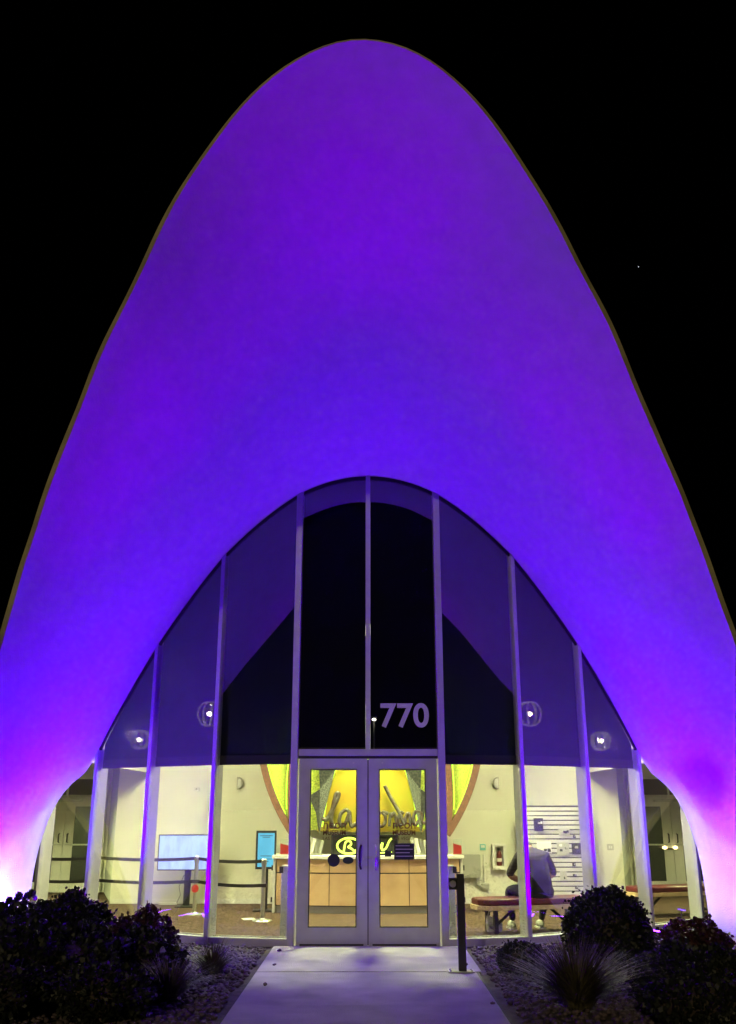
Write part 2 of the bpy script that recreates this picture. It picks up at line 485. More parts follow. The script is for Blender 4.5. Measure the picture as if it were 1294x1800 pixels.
off = np.stack([-np.sin(ang) * mag, np.zeros(n), -np.cos(ang) * mag], 1)
Cc = 0.5 * (I_s + RM) + off
rows = []
for s in np.linspace(0, 1, 48):
    s = s ** 1.15
    rows.append((1 - s) ** 2 * I + 2 * s * (1 - s) * Cc + s * s * RM)
rows = np.array(rows)
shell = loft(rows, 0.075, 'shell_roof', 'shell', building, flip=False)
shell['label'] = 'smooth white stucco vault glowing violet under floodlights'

# the vault runs on over the room behind the glass
arcw = whole(resample(np.array([(x, wall_y(x) - 0.045, arch_z(x)) for x in ax]), 50))
back = arcw.copy(); back[:, 1] = 18.62
rv = np.array([arcw * (1 - s) + back * s + np.array([0, 0.002, 0]) for s in np.linspace(0.0, 1, 6)])
rv[0, :, 1] += 0.01
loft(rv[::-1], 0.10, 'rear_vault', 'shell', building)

# lower flanking lobes beside the legs
for sg in (-1, 1):
    A = np.array([4.95 * sg, 13.25, -0.05]); B = np.array([9.4 * sg, 20.2, -0.05])
    d = (B - A); d /= np.linalg.norm(d); outw = np.array([sg * abs(d[1]), -abs(d[0]), 0])
    u = np.linspace(-1, 1, 50)
    mid = 0.5 * (A + B); hl = np.linalg.norm(B - A) / 2
    inner = np.array([mid + d * hl * k * 0.98 + np.array([0, 0, 3.3 * (1 - k * k)]) - outw * 0.5 * (1 - k * k) for k in u])
    outer = np.array([mid + d * hl * k + outw * 2.3 * (1 - k * k) + np.array([0, 0, 4.6 * (1 - k * k)]) for k in u])
    inner[:, 2] -= 0.05; outer[:, 2] -= 0.05
    cc = 0.5 * (inner + outer) - np.array([0, 0, 0.4]) * (1 - u * u)[:, None]
    lr = np.array([(1 - s) ** 2 * inner + 2 * s * (1 - s) * cc + s * s * outer for s in np.linspace(0, 1, 12)])
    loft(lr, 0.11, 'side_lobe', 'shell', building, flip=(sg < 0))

# ------------------------------------------------------------------ ground, walkway, gravel
g = MB().slab([(-1500, -1500), (1500, -1500), (1500, 1500), (-1500, 1500)], -0.4, 0.0).build('ground', 'soil')
struct(g)
walk = struct(MB().box(-1.18, 1.16, -30, 12.74, 0.001, 0.026).build('walkway', 'gasket'))
js = [12.74, 10.80, 9.08, 7.35, 5.6, 3.9, 2.15, 0.4, -1.3, -3.0, -4.8]
for a, b in zip(js[:-1], js[1:]):
    w = 0.008
    MB().box(-1.17, 1.13 + 0.06 * (a > 12), b + (.014 if a > 12 else w), a - (.014 if 10 < a < 11 else w), 0.004, 0.036 + random.uniform(-.002, .002)).build('paving_slab', 'concrete', walk, bevel=0.007)

def pebble_bed():
    ico = [(0, 0, 1), (.894, 0, .447), (.276, .851, .447), (-.724, .526, .447), (-.724, -.526, .447), (.276, -.851, .447),
           (.724, .526, -.447), (-.276, .851, -.447), (-.894, 0, -.447), (-.276, -.851, -.447), (.724, -.526, -.447), (0, 0, -1)]
    fi = [(0, 1, 2), (0, 2, 3), (0, 3, 4), (0, 4, 5), (0, 5, 1), (1, 6, 2), (2, 7, 3), (3, 8, 4), (4, 9, 5), (5, 10, 1),
          (6, 7, 2), (7, 8, 3), (8, 9, 4), (9, 10, 5), (10, 6, 1), (11, 7, 6), (11, 8, 7), (11, 9, 8), (11, 10, 9), (11, 6, 10)]
    ico = np.array(ico); fi = np.array(fi)
    pts = []; strays = []
    rng = np.random.default_rng(3)
    while len(pts) < 11000:
        x = rng.uniform(-5.2, 5.2); y = rng.uniform(8.0, 14.0)
        if abs(x) < 1.25 or y > wall_y(x) - 0.12:
            # a few strays lie kicked onto the slabs near the edges
            if 0.85 < abs(x) < 1.10 and y < 12.5 and rng.random() < 0.014 * (abs(x) - .85) / .25: strays.append((x, y))
            continue
        pts.append((x, y))
    ns = len(strays); pts += strays
    k = len(pts); pts = np.array(pts)
    V = np.zeros((k, 12, 3))
    s = rng.uniform(0.016, 0.036, (k, 1))
    sc3 = s * np.stack([rng.uniform(.8, 1.3, k), rng.uniform(.8, 1.3, k), rng.uniform(.5, .8, k)], 1)
    th = rng.uniform(0, 6.28, k)
    L = ico[None] * sc3[:, None] * rng.uniform(.82, 1.15, (k, 12, 1))
    V[:, :, 0] = L[:, :, 0] * np.cos(th)[:, None] - L[:, :, 1] * np.sin(th)[:, None] + pts[:, 0:1]
    V[:, :, 1] = L[:, :, 0] * np.sin(th)[:, None] + L[:, :, 1] * np.cos(th)[:, None] + pts[:, 1:2]
    V[:, :, 2] = L[:, :, 2] + 0.012 + rng.uniform(0, .02, (k, 1))
    if ns: V[-ns:, :, 2] += 0.024
    Fq = (fi[None] + 12 * np.arange(k)[:, None, None]).reshape(-1, 3)
    o = arrays_obj('gravel', V.reshape(-1, 3), Fq, 'pebble')
    tag(o, 'loose brown pebble gravel covering the planting beds beside the walkway', 'gravel', kind='stuff')
pebble_bed()

# ------------------------------------------------------------------ glass front: mullions, panes, sills
def seg_frame(p, q):
    """matrix: local x along the wall from p to q, local y inwards, z up"""
    d = Vector((q[0] - p[0], q[1] - p[1], 0)); L = d.length; d.normalize()
    inn = Vector((-d.y, d.x, 0))
    if inn.y < 0: inn = -inn
    m = Matrix(((d.x, inn.x, 0, p[0]), (d.y, inn.y, 0, p[1]), (0, 0, 1, 0), (0, 0, 0, 1)))
    return m, L

def seg_top(p, q, u, L, extra=0.0):
    x = p[0] + (q[0] - p[0]) * u / L
    return (arch_z(x) if abs(x) < 4.06 else 2.66) + extra

SIDES = {}
for sg in (-1, 1):
    pts = [(sg * x, y) for x, y in P]
    for i in range(5):
        p, q = pts[i], pts[i + 1]
        if sg < 0: p, q = q, p                      # always left to right
        xf, L = seg_frame(p, q)
        SIDES[(sg, i)] = (p, q, xf, L)
        us = np.linspace(0.0, L, 15)
        tops = [seg_top(p, q, u, L, 0.03) for u in us]
        if i == 3: tops = [2.62] * 15
        if i == 4: tops = [2.62] * 15
        poly = [(us[0], 0.10), (us[-1], 0.10)] + [(u, z) for u, z in zip(us[::-1], tops[::-1])]
        gp = MB().prism(poly, 0.0, 0.012, xf).build('window_pane', 'glass', building)
        # bottom rail with a glazing bead, and a dark channel where the pane meets the shell
        MB().box(0, L, -0.028, 0.10, 0.012, 0.105, xf).build('sill_rail', 'alu', building, bevel=0.004)
        MB().box(0.03, L - 0.03, 0.10, 0.135, 0.085, 0.115, xf).build('glazing_bead', 'alu', building)
        if i < 3:
            mb = MB()
            for a in range(14):
                u0, u1 = us[a], us[a + 1]; z0, z1 = tops[a], tops[a + 1]
                mb.prism([(u0, z0 - 0.075), (u1, z1 - 0.075), (u1, z1), (u0, z0)], -0.016, 0.03, xf)
            mb.build('head_channel', 'gasket', building)
    # mullions
    for i in range(5):
        x, y = pts[i]
        a0 = math.atan2(P[i][1] - P[i - 1][1], P[i][0] - P[i - 1][0]) if i > 0 else 0
        a1 = math.atan2(P[i + 1][1] - P[i][1], P[i + 1][0] - P[i][0])
        a = sg * (a0 + a1) / 2
        xf = Matrix.Translation((x, y, 0)) @ Matrix.Rotation(a, 4, 'Z')
        top = (arch_z(x) + 0.02) if abs(x) < 4.06 else 2.62
        w = 0.030 if i else 0.045
        MB().box(-w, w, -0.035, 0.175, 0.0, top, xf).build('mullion', 'alu', building, bevel=0.004)

# transom panes over the door
us = np.linspace(-0.92, 0.0, 10)
for sg in (-1, 1):
    xs = np.linspace(0.03, 0.92, 12)
    poly = [(sg * x, 2.41) for x in xs[[0, -1]]] + [(sg * x, arch_z(x) + 0.03) for x in xs[::-1]]
    if sg < 0: poly = poly[::-1]
    MB().prism(poly, 12.80, 12.812).build('transom_pane', 'glass', building)
    mb = MB()
    for a in range(11):
        pl = [(sg * xs[a], arch_z(xs[a]) - 0.05), (sg * xs[a + 1], arch_z(xs[a + 1]) - 0.05), (sg * xs[a + 1], arch_z(xs[a + 1]) + .03), (sg * xs[a], arch_z(xs[a]) + .03)]
        mb.prism(pl if sg > 0 else pl[::-1], 12.784, 12.83)
    mb.build('head_channel', 'gasket', building)
MB().box(-0.032, 0.032, 12.765, 12.98, 2.412, 6.26).build('mullion', 'alu', building, bevel=0.004)
MB().box(-0.92, 0.92, 12.765, 12.98, 2.325, 2.412).build('transom_bar', 'alu', building, bevel=0.004)
MB().box(-0.92, 0.92, 12.79, 12.90, 2.292, 2.325).build('door_stop', 'gasket', building)
MB().box(-.025, .025, 12.845, 12.857, .03, 2.28).build('astragal', 'gasket', building)
MB().box(-1.02, 1.02, 12.74, 12.99, 0.004, 0.022).build('threshold', 'steel', building)
text_mesh('house_number', '770', 0.43, 'number', building, (0.155, 12.785, 2.705), extrude=0.002, spacing=1.04, offset=0.010)

# doors
for sg in (-1, 1):
    x0, x1 = (-0.905, -0.006) if sg < 0 else (0.006, 0.905)
    ga, gb = (-0.755, -0.145) if sg < 0 else (0.145, 0.755)
    z0, z1, gz0, gz1 = 0.028, 2.29, 0.24, 2.155
    mb = MB()
    mb.box(x0, ga, 12.79, 12.84, z0, z1); mb.box(gb, x1, 12.79, 12.84, z0, z1)
    mb.box(ga, gb, 12.7905, 12.8395, z0, gz0); mb.box(ga, gb, 12.7905, 12.8395, gz1, z1)
    dr = mb.build('door', 'door', building)
    dr['label'] = 'left leaf of the grey entrance door' if sg < 0 else 'right leaf of the grey entrance door'
    MB().box(ga, gb, 12.812, 12.818, gz0, gz1).build('pane', 'doorglass', dr)
    mb = MB()
    mb.box(ga, ga + .012, 12.788, 12.811, gz0, gz1); mb.box(gb - .012, gb, 12.788, 12.811, gz0, gz1)
    mb.box(ga + .012, gb - .012, 12.788, 12.811, gz0, gz0 + .012); mb.box(ga + .012, gb - .012, 12.788, 12.811, gz1 - .012, gz1)
    mb.build('glazing_bead', 'gasket', dr)
    hx = sg * 0.092
    MB().tube([(hx, 12.79, 0.93), (hx, 12.72, 0.935), (hx + sg * .012, 12.70, 0.97), (hx + sg * .016, 12.70, 1.07), (hx + sg * .012, 12.70, 1.17), (hx, 12.72, 1.205), (hx, 12.79, 1.21)], 0.013, 10).build('pull_handle', 'black' if sg < 0 else 'steel', dr, smooth=True)
    MB().box(x0 + .05, x1 - .05, 12.785, 12.7905, 0.03, 0.05).build('door_sweep', 'gasket', dr)
    MB().lathe([(0.0145, 0), (0.0145, 0.012)], 14).build('lock_cylinder', 'steel', dr, loc=(sg * 0.06, 12.788, 1.05)).rotation_euler = (R(90), 0, 0)
    MB().box(sg * .19 - .012, sg * .19 + .012, 12.784, 12.79, 2.225, 2.245).build('closer_screw', 'steel', dr)
    tx = -0.585 if sg < 0 else 0.315
    text_mesh('lettering', 'neon', 0.158, 'decal', dr, (tx, 12.807, 1.415), extrude=0.0008, sx=0.96, offset=0.001)
    text_mesh('lettering', 'MUSEUM', 0.084, 'decal2', dr, (tx, 12.807, 1.338), extrude=0.0008, sx=0.91, offset=.0025)
    text_mesh('lettering', 'LAS VEGAS', 0.058, 'decal2', dr, (tx, 12.807, 1.275), extrude=0.0008, sx=0.98)
    if sg < 0:
        st = MB().lathe([(0.078, 0), (0.078, 0.002)], 32).build('sticker', 'sticker_dark', dr, loc=(-0.44, 12.808, 1.03)); st.rotation_euler = (R(90), 0, 0)
        st = MB().lathe([(0.070, 0), (0.070, 0.002)], 32).build('sticker', 'sticker_green', dr, loc=(-0.255, 12.808, 1.03)); st.rotation_euler = (R(90), 0, 0); st.scale = (1, .62, 1)
        st['label'] = 'dark green oval sticker'
    else:
        st = MB().box(0.335, 0.595, 12.805, 12.809, 1.04, 1.235).build('sticker', 'sticker_dark', dr)
        st['label'] = 'dark rectangular notice stuck to the glass'
        for k in range(4):
            MB().box(0.355, 0.575 - 0.04 * (k % 2), 12.803, 12.8045, 1.075 + .042 * k, 1.085 + .042 * k).build('notice_line', 'panelgrey', st)
        MB().box(0.215, 0.30, 12.805, 12.809, 1.075, 1.15).build('sticker', 'sticker_dark', dr)

# ------------------------------------------------------------------ roller blinds (one to each tall pane)
names = {(-1, 0): 'dark roller blind in the tall pane just left of the entrance door',
         (-1, 1): 'dark roller blind with a lit globe behind, second pane left of the door',
         (-1, 2): 'small triangular roller blind at far left of the glass front',
         (1, 0): 'dark roller blind in the tall pane just right of the entrance door',
         (1, 1): 'dark roller blind with a lit globe behind, second pane right of the door',
         (1, 2): 'small triangular roller blind at far right of the glass front'}
for (sg, i), lab in names.items():
    p, q, xf, L = SIDES[(sg, i)]
    rb = thing('roller_blind', lab, 'blind', group='roller blinds behind the glass front')
    us = np.linspace(0.034, L - 0.034, 12)
    poly = [(us[0], 2.33), (us[-1], 2.33)] + [(u, max(2.36, seg_top(p, q, u, L, 0.03))) for u in us[::-1]]
    MB().prism(poly, 0.075, 0.078, xf).build('blind_fabric', 'blind', rb)
    MB().box(us[0], us[-1], 0.066, 0.088, 2.318, 2.345, xf).build('hem_bar', 'hem', rb)
    MB().box(us[0], us[-1], 0.070, 0.082, 2.222, 2.318, xf).build('hem_pocket', 'hem', rb)
for sg in (-1, 1):
    rb = thing('roller_blind', 'black blind filling the %s pane above the entrance door' % ('left' if sg < 0 else 'number-marked right'), 'blind', group='roller blinds behind the glass front')
    xs = np.linspace(0.0335, 0.918, 12)
    poly = [(sg * x, 2.415) for x in xs[[0, -1]]] + [(sg * x, arch_z(x) - 0.03) for x in xs[::-1]]
    if sg < 0: poly = poly[::-1]
    MB().prism(poly, 12.88, 12.883).build('blind_fabric', 'blackout', rb)
    MB().box(min(sg * .034, sg * .917), max(sg * .034, sg * .917), 12.872, 12.892, 2.414, 2.44).build('hem_bar', 'hem', rb)

# ------------------------------------------------------------------ room behind the glass
fl = MB()
fl.slab([(-0.97, 12.83), (0.97, 12.83)] + [(x, y + .03) for x, y in P[1:]] + [(9.6, 21.2), (-9.6, 21.2)] + [(-x, y + .03) for x, y in P[:0:-1]], 0.003, 0.012)
struct(fl.build('floor', 'carpet'))
wb = struct(MB().box(-4.72, 4.72, 18.5, 18.62, 0.012, 6.4).build('wall_back', 'wall'))
MB().box(-4.7, 4.7, 18.485, 18.5, 0.012, 0.09).build('baseboard', 'white', wb)
for sg in (-1, 1):
    nm = 'left' if sg < 0 else 'right'
    # angled return wall, door wall, outer wall, soffit
    p, q = ((sg * 4.70, 18.5), (sg * 5.50, 21.0))
    if sg < 0: p, q = q, p
    xf, L = seg_frame(p, q)
    struct(MB().box(0, L, 0.0, 0.08, 0.012, 2.64, xf).build('wall_return_' + nm, 'greywall'))
    a, b = sorted((sg * 5.5, sg * 9.4))
    struct(MB().box(a, b, 21.0, 21.1, 0.012, 2.64).build('wall_side_' + nm, 'wall'))
    p, q = ((sg * 5.76, 15.66), (sg * 9.4, 21.0))
    if sg < 0: p, q = q, p
    d = Vector((q[0] - p[0], q[1] - p[1], 0)); L = d.length; d.normalize()
    xf = Matrix(((d.x, -d.y, 0, p[0]), (d.y, d.x, 0, p[1]), (0, 0, 1, 0), (0, 0, 0, 1)))
    struct(MB().box(0, L, 0, 0.1 if sg < 0 else -0.1, 0.012, 2.64, xf).build('wall_outer_' + nm, 'greywall'))
    poly = [(sg * 3.98, 14.26), (sg * 4.9, 14.93), (sg * 5.74, 15.64), (sg * 9.4, 21.1), (sg * 5.4, 21.1), (sg * 3.98, 18.52)]
    if sg < 0: poly = poly[::-1]
    struct(MB().slab(poly, 2.64, 2.72).build('ceiling_' + nm, 'white'))

# side doors at the back of each bay
for sg in (-1, 1):
    nm = 'left' if sg < 0 else 'right'
    sd = thing('side_door', 'white double door with narrow glass and push bars in the far %s bay' % nm, 'door', (sg * 6.42, 20.98, 0.012), group='double doors at the back of the side bays')
    H = 1.84
    mb = MB(); mb.box(-.86, -.80, -.06, .0, 0, H + .06); mb.box(.80, .86, -.06, 0, 0, H + .06); mb.box(-.80, .80, -.06, 0, H, H + .06)
    mb.build('door_frame', 'white', sd)
    for s2 in (-1, 1):
        a, b = (-.795, -.005) if s2 < 0 else (.005, .795)
        ga, gb = (-.66, -.20) if s2 < 0 else (.20, .66)
        mb = MB(); mb.box(a, ga, -.05, -.01, 0, H - .01); mb.box(gb, b, -.05, -.01, 0, H - .01)
        mb.box(ga, gb, -.049, -.011, 0, .22); mb.box(ga, gb, -.049, -.011, H - .14, H - .01)
        lf = mb.build('door_leaf', 'white', sd)
        MB().box(ga, gb, -.034, -.026, .22, H - .14).build('pane', 'darkglass', lf)
        MB().tube([(s2 * .09, -.05, .98), (s2 * .09, -.10, .99), (s2 * .09, -.10, 1.14), (s2 * .09, -.05, 1.15)], .014, 8).build('handle', 'black', lf)
        MB().box(s2 * .4 - .36, s2 * .4 + .36, -.085, -.06, .92, .95).build('push_bar', 'steel', lf)
    mb = MB(); mb.box(-.35, .35, -.16, -.06, H - .045, H + .01)
    mb.build('door_closer', 'steel', sd, bevel=.01)
    tp = MB().box(-.80, .80, -.03, -.015, H + .10, H + .42).build('transom_pane', 'darkglass', sd)
    mb = MB(); mb.box(-.86, .86, -.06, 0, H + .42, H + .48); mb.box(-.86, -.80, -.06, 0, H + .0605, H + .42); mb.box(.80, .86, -.06, 0, H + .0605, H + .42); mb.box(-.02, .02, -.05, -.0305, H + .0605, H + .42)
    mb.build('transom_frame', 'white', sd)

# ceiling lamps that light the room
def ceiling_lamp(loc, size, power, lab, color=WARM, drop=.12):
    t = thing('ceiling_light', lab, 'ceiling light', loc, group='flat lamps lighting the lobby')
    MB().box(-size / 2, size / 2, -size / 2, size / 2, 0, 0.05).build('housing', 'white', t)
    MB().box(-size / 2 + .02, size / 2 - .02, -size / 2 + .02, size / 2 - .02, -0.006, -0.001).build('diffuser', 'panel_lamp', t)
    MB().tube([(0, 0, .05), (0, 0, .45)], .012, 6).build('drop_rod', 'white', t)
    h = size / 2; mb = MB()
    mb.box(-h, h, -h - .012, -h, -drop, .05); mb.box(-h, h, h, h + .012, -drop, .05); mb.box(-h - .012, -h, -h, h, -drop, .05); mb.box(h, h + .012, -h, h, -drop, .05)
    mb.build('skirt', 'black', t)
    ld = bpy.data.lights.new('lamp_light', 'AREA'); ld.shape = 'SQUARE'; ld.size = size * .96; ld.energy = power; ld.color = color
    lo = bpy.data.objects.new('lamp_light', ld); col.objects.link(lo); lo.parent = t; lo.location = (0, 0, -0.02)
ceiling_lamp((0.0, 16.4, 4.9), 1.1, 800, 'flat square lamp hung above the middle of the lobby', drop=.24)
ceiling_lamp((-2.9, 15.9, 3.3), 0.5, 200, 'flat square lamp hung above the rope barrier')
ceiling_lamp((2.9, 15.9, 3.3), 0.5, 235, 'flat square lamp hung above the bench corner')
ceiling_lamp((-6.2, 18.2, 2.18), 0.4, 230, 'flat square lamp hung in the left side bay')
ceiling_lamp((6.2, 18.2, 2.18), 0.4, 120, 'flat square lamp hung in the right side bay')

# globe pendants seen through the blinds
for k, (x, y, z, r) in enumerate([(-2.52, 15.2, 3.10, .195), (2.57, 15.2, 3.10, .195), (-3.60, 15.2, 2.70, .15), (3.67, 15.2, 2.68, .15)]):
    lab = ['ribbed glass globe pendant behind the second blind left of the door', 'ribbed glass globe pendant behind the second blind right of the door',
           'lower globe pendant glowing behind the far left triangular blind', 'lower globe pendant glowing behind the far right triangular blind'][k]
    t = thing('globe_pendant', lab, 'pendant lamp', (x, y, z), group='globe pendants in the lobby')
    for a in range(9):
        th = 2 * PI * (a + .3) / 9
        pts = [(math.cos(th) * r * math.sin(f), math.sin(th) * r * math.sin(f), r * math.cos(f)) for f in np.linspace(0.25, PI - 0.35, 12)]
        MB().tube(pts, .011, 5).build('rib', 'crystal', t)
    MB().ball((0, 0, 0), .046, .046, .034).build('bulb', 'bulb', t, smooth=True)
    MB().lathe([(.05, r - .03), (.05, r), (.015, r + .03)], 14).build('cap', 'steel', t)
    MB().lathe([(.06, -r + .005), (.06, -r + .012)], 14).build('lower_ring', 'crystal', t)
    MB().tube([(0, 0, r + .02), (0, 0, arch_z(x) - z if abs(x) < 4 else 1)], .006, 6).build('cord', 'black', t)

# ------------------------------------------------------------------ reception counter
ct = thing('reception_counter', 'long bowed maple front reception counter with white top facing the door', 'counter', (0, 16.9, 0.012))
def bow(x): return -0.22 * (1 - (x / 1.6) ** 2)
xs = np.linspace(-1.55, 1.55, 25)
def bowed(z0, z1, y_off, d, x0=-1.55, x1=1.55, nn=24):
    xs = np.linspace(x0, x1, nn + 1)
    f = [(x, bow(x) + y_off) for x in xs]
    b_ = [(x, bow(x) + y_off + d) for x in xs[::-1]]
    return MB().slab(f + b_, z0, z1)
bowed(0.0, 0.11, 0.07, 0.5).build('toe_kick', 'panelgrey', ct)
bowed(0.11, 0.845, 0.03, 0.55).build('carcass', 'black', ct)
bowed(0.85, 0.895, -0.05, 0.70, -1.62, 1.62).build('counter_top', 'white', ct)
edges_ = [-1.545, -.645, .685, 1.545]
for a, b in zip(edges_[:-1], edges_[1:]):
    bowed(0.125, 0.615, 0.008, 0.021, a + .006, b - .006, 8).build('front_panel', 'wood', ct)
    bowed(0.635, 0.838, 0.008, 0.021, a + .006, b - .006, 8).build('front_panel', 'wood', ct)
for sg in (-1, 1):
    MB().box(min(sg * 1.56, sg * 1.60), max(sg * 1.56, sg * 1.60), 0.0, .6, 0.0, .84).build('end_panel', 'white', ct)
    MB().box(min(sg * 1.605, sg * 1.63), max(sg * 1.605, sg * 1.63), .02, .05, .66, .74).build('hinge', 'black', ct)
    MB().box(min(sg * 1.605, sg * 1.63), max(sg * 1.605, sg * 1.63), .02, .05, .16, .24).build('hinge', 'black', ct)

# things on the counter
zc = 0.91
nb = thing('neon_display', 'small dark box with glowing yellow green neon script on the counter', 'neon sign', (-0.055, 16.98, zc))
mb = MB(); mb.box(-.55, .55, .0, .03, .0, .31); mb.build('backing', 'black', nb)
mb = MB(); mb.box(-.57, -.551, -.05, .03, 0, .33); mb.box(.551, .57, -.05, .03, 0, .33); mb.box(-.551, .551, -.05, .03, .311, .33); mb.build('frame', 'black', nb)
ring = [(-.27 + .20 * math.cos(a), -.02, .150 + .125 * math.sin(a)) for a in np.linspace(0.9, 6.9, 36)]
MB().tube(ring, .018, 8).build('neon_tube', 'neony', nb, smooth=True)
inner = [(-.36, .05), (-.33, .22), (-.25, .24), (-.22, .17), (-.30, .13), (-.22, .11), (-.17, .05), (-.12, .12), (-.08, .16), (-.06, .08), (.0, .07)]
MB().tube([(x, -.03, z) for x, _, z in smooth_line(resample([(x, 0, z) for x, z in inner], 50), 4)], .017, 6).build('neon_tube', 'neony', nb, smooth=True)
tail = [(.02, .07), (.08, .17), (.04, .20), (.05, .08), (.14, .10), (.20, .19), (.17, .07), (.25, .10), (.31, .22), (.28, .07), (.36, .10), (.42, .24), (.46, .27)]
MB().tube([(x, -.025, z) for x, _, z in smooth_line(resample([(x, 0, z) for x, z in tail], 60), 3)], .018, 6).build('neon_tube', 'neony', nb, smooth=True)
MB().tube([(-.12, -.02, .05), (.15, -.02, .03), (.46, -.02, .05)], .012, 6).build('neon_tube', 'neony', nb, smooth=True)

def card_stand(x, y, lab, rz=0):
    t = thing('card_stand', lab, 'leaflet stand', (x, y, zc), rz, group='red and white leaflet stands on the counter')
    MB().box(-.08, .08, -.02, -.016, .0, .26).build('clear_front', 'doorglass', t)
    MB().box(-.078, .078, -.012, -.004, .01, .255).build('white_card', 'white', t)
    MB().prism([(-.07, .02), (.07, .02), (.07, .155), (-.07, .19)], -.0155, -.0125).build('red_card', 'red', t)
    MB().box(-.08, .08, -.03, .06, 0, .006).build('foot', 'white', t)
card_stand(-1.42, 16.95, 'red and white leaflet stand on the counter beside the kiosk')
card_stand(1.52, 16.95, 'red and white leaflet stand at the right end of the counter')
for sg in (-1, 1):
    t = thing('brochure_rack', 'tilted silver brochure rack on the counter near its %s end' % ('left' if sg < 0 else 'right'), 'rack', (sg * .93, 16.98, zc), group='brochure racks on the counter')
    for k in range(4):
        xf = Matrix.Translation((-.12 + .07 * k, .02 * k, 0)) @ Matrix.Rotation(R(-14 * sg), 4, 'Y')
        MB().box(-.025, .03, -.012, .012, 0.02, .30 - .02 * k, xf).build('leaflet', ['panelgrey', 'white', 'steel', 'panelgrey'][k], t)
    MB().box(-.16, .16, -.03, .09, 0, .02).build('tray', 'steel', t)
t = thing('small_figurine', 'small dark framed picture standing at the counter right end', 'picture frame', (1.30, 16.98, zc))
MB().box(-.06, .06, 0, .012, 0, .15).build('frame', 'black', t); MB().box(-.045, .045, -.003, -.0005, .015, .135).build('print', 'white', t)
MB().prism([(-.03, .02), (0, .02), (.03, .12), (.005, .12)], -.006, -.0035).build('print_mark', 'black', t)

# ------------------------------------------------------------------ old motel sign above the counter
sg_ = thing('motel_sign', 'historic yellow shell sign with dark mosaic stars and script lettering above the counter', 'sign', (0.04, 17.75, 0))
def arc_pts(p0, p1, p2, n=18):
    p0, p1, p2 = map(np.array, (p0, p1, p2))
    return [tuple((1 - t) ** 2 * p0 + 2 * t * (1 - t) * p1 + t * t * p2) for t in np.linspace(0, 1, n)]
def band(mb, line, w, y0, y1):
    pts = np.array(line); d = np.gradient(pts, axis=0); nrm = np.stack([-d[:, 1], d[:, 0]], 1); nrm /= np.linalg.norm(nrm, axis=1, keepdims=True)
    a = pts + nrm * w / 2; b = pts - nrm * w / 2
    for i in range(len(pts) - 1):
        mb.prism([tuple(b[i]), tuple(b[i + 1]), tuple(a[i + 1]), tuple(a[i])], y0, y1)
for s in (-1, 1):
    outer = arc_pts((s * 2.02, 3.3), (s * 2.08, 2.2), (s * 1.37, 1.22))
    inner = arc_pts((s * 1.30, 3.3), (s * 1.52, 2.1), (s * 1.37, 1.22))
    mb = MB(); band(mb, outer, .12, -.10, .08); mb.build('frame_rib', 'speckle', sg_)
    mb = MB(); band(mb, inner, .11, -.105, .075); mb.build('frame_rib', 'speckle', sg_)
    poly = [p for p in outer] + [p for p in inner[::-1]]
    area = sum(poly[i][0] * poly[(i + 1) % len(poly)][1] - poly[(i + 1) % len(poly)][0] * poly[i][1] for i in range(len(poly)))
    if area < 0: poly = poly[::-1]
    MB().prism(poly, .0, .03).build('lens_panel', 'glitter', sg_)
    MB().tube([(x * .985 - s * .05, -.03, z) for x, z in outer[:-3]], .012, 6).build('neon_tube', 'neon', sg_)
    MB().tube([(x + s * .085, -.03, z) for x, z in inner[:-4]], .012, 6).build('neon_tube', 'neon', sg_)
    MB().lathe([(.07, -.13), (.07, -.10)], 20).build('boss', 'panelgrey', sg_, loc=(s * 1.40, -.0, 1.62)).rotation_euler = (R(90), 0, 0)
    # four-pointed mosaic star beside the panel: two facets each
    cx = s * .905
    up = [(cx, 2.00), (cx - s * .27, 2.33), (cx - s * .30, 2.62), (cx + s * .04, 2.62)]
    lo1 = [(cx, 2.00), (cx, 1.22), (cx + s * .07, 1.60), (cx + s * .20, 1.88)]
    lo2 = [(cx, 2.00), (cx - s * .27, 2.33), (cx - s * .09, 1.62), (cx, 1.22)]
    for poly, m_, yy in ((up, 'mosaicdark', -.16), (lo1, 'mosaicdark', -.155), (lo2, 'mosaic', -.165)):
        area = sum(poly[i][0] * poly[(i + 1) % len(poly)][1] - poly[(i + 1) % len(poly)][0] * poly[i][1] for i in range(len(poly)))
        if area < 0: poly = poly[::-1]
        MB().prism(poly, yy, yy + .06).build('mosaic_facet', m_, sg_)
    MB().tube([(s * .60, -.05, 2.45), (s * .76, -.05, 1.95), (s * .86, -.05, 1.36)], .012, 6).build('neon_tube', 'neon', sg_)
MB().prism([(-1.36, 1.30), (1.36, 1.30), (1.34, 3.2), (-1.34, 3.2)], .045, .06).build('lime_backdrop', 'glitter', sg_)
top = [( .62, 2.40), (.4, 2.52), (0, 2.58), (-.4, 2.52), (-.62, 2.40)]
MB().prism([(-.95, 1.27), (.95, 1.27)] + top, -.02, .02).build('face_panel', 'signyellow', sg_)
MB().tube([(x, -.08, z - .05) for x, z in top], .012, 6).build('neon_tube', 'neon', sg_)
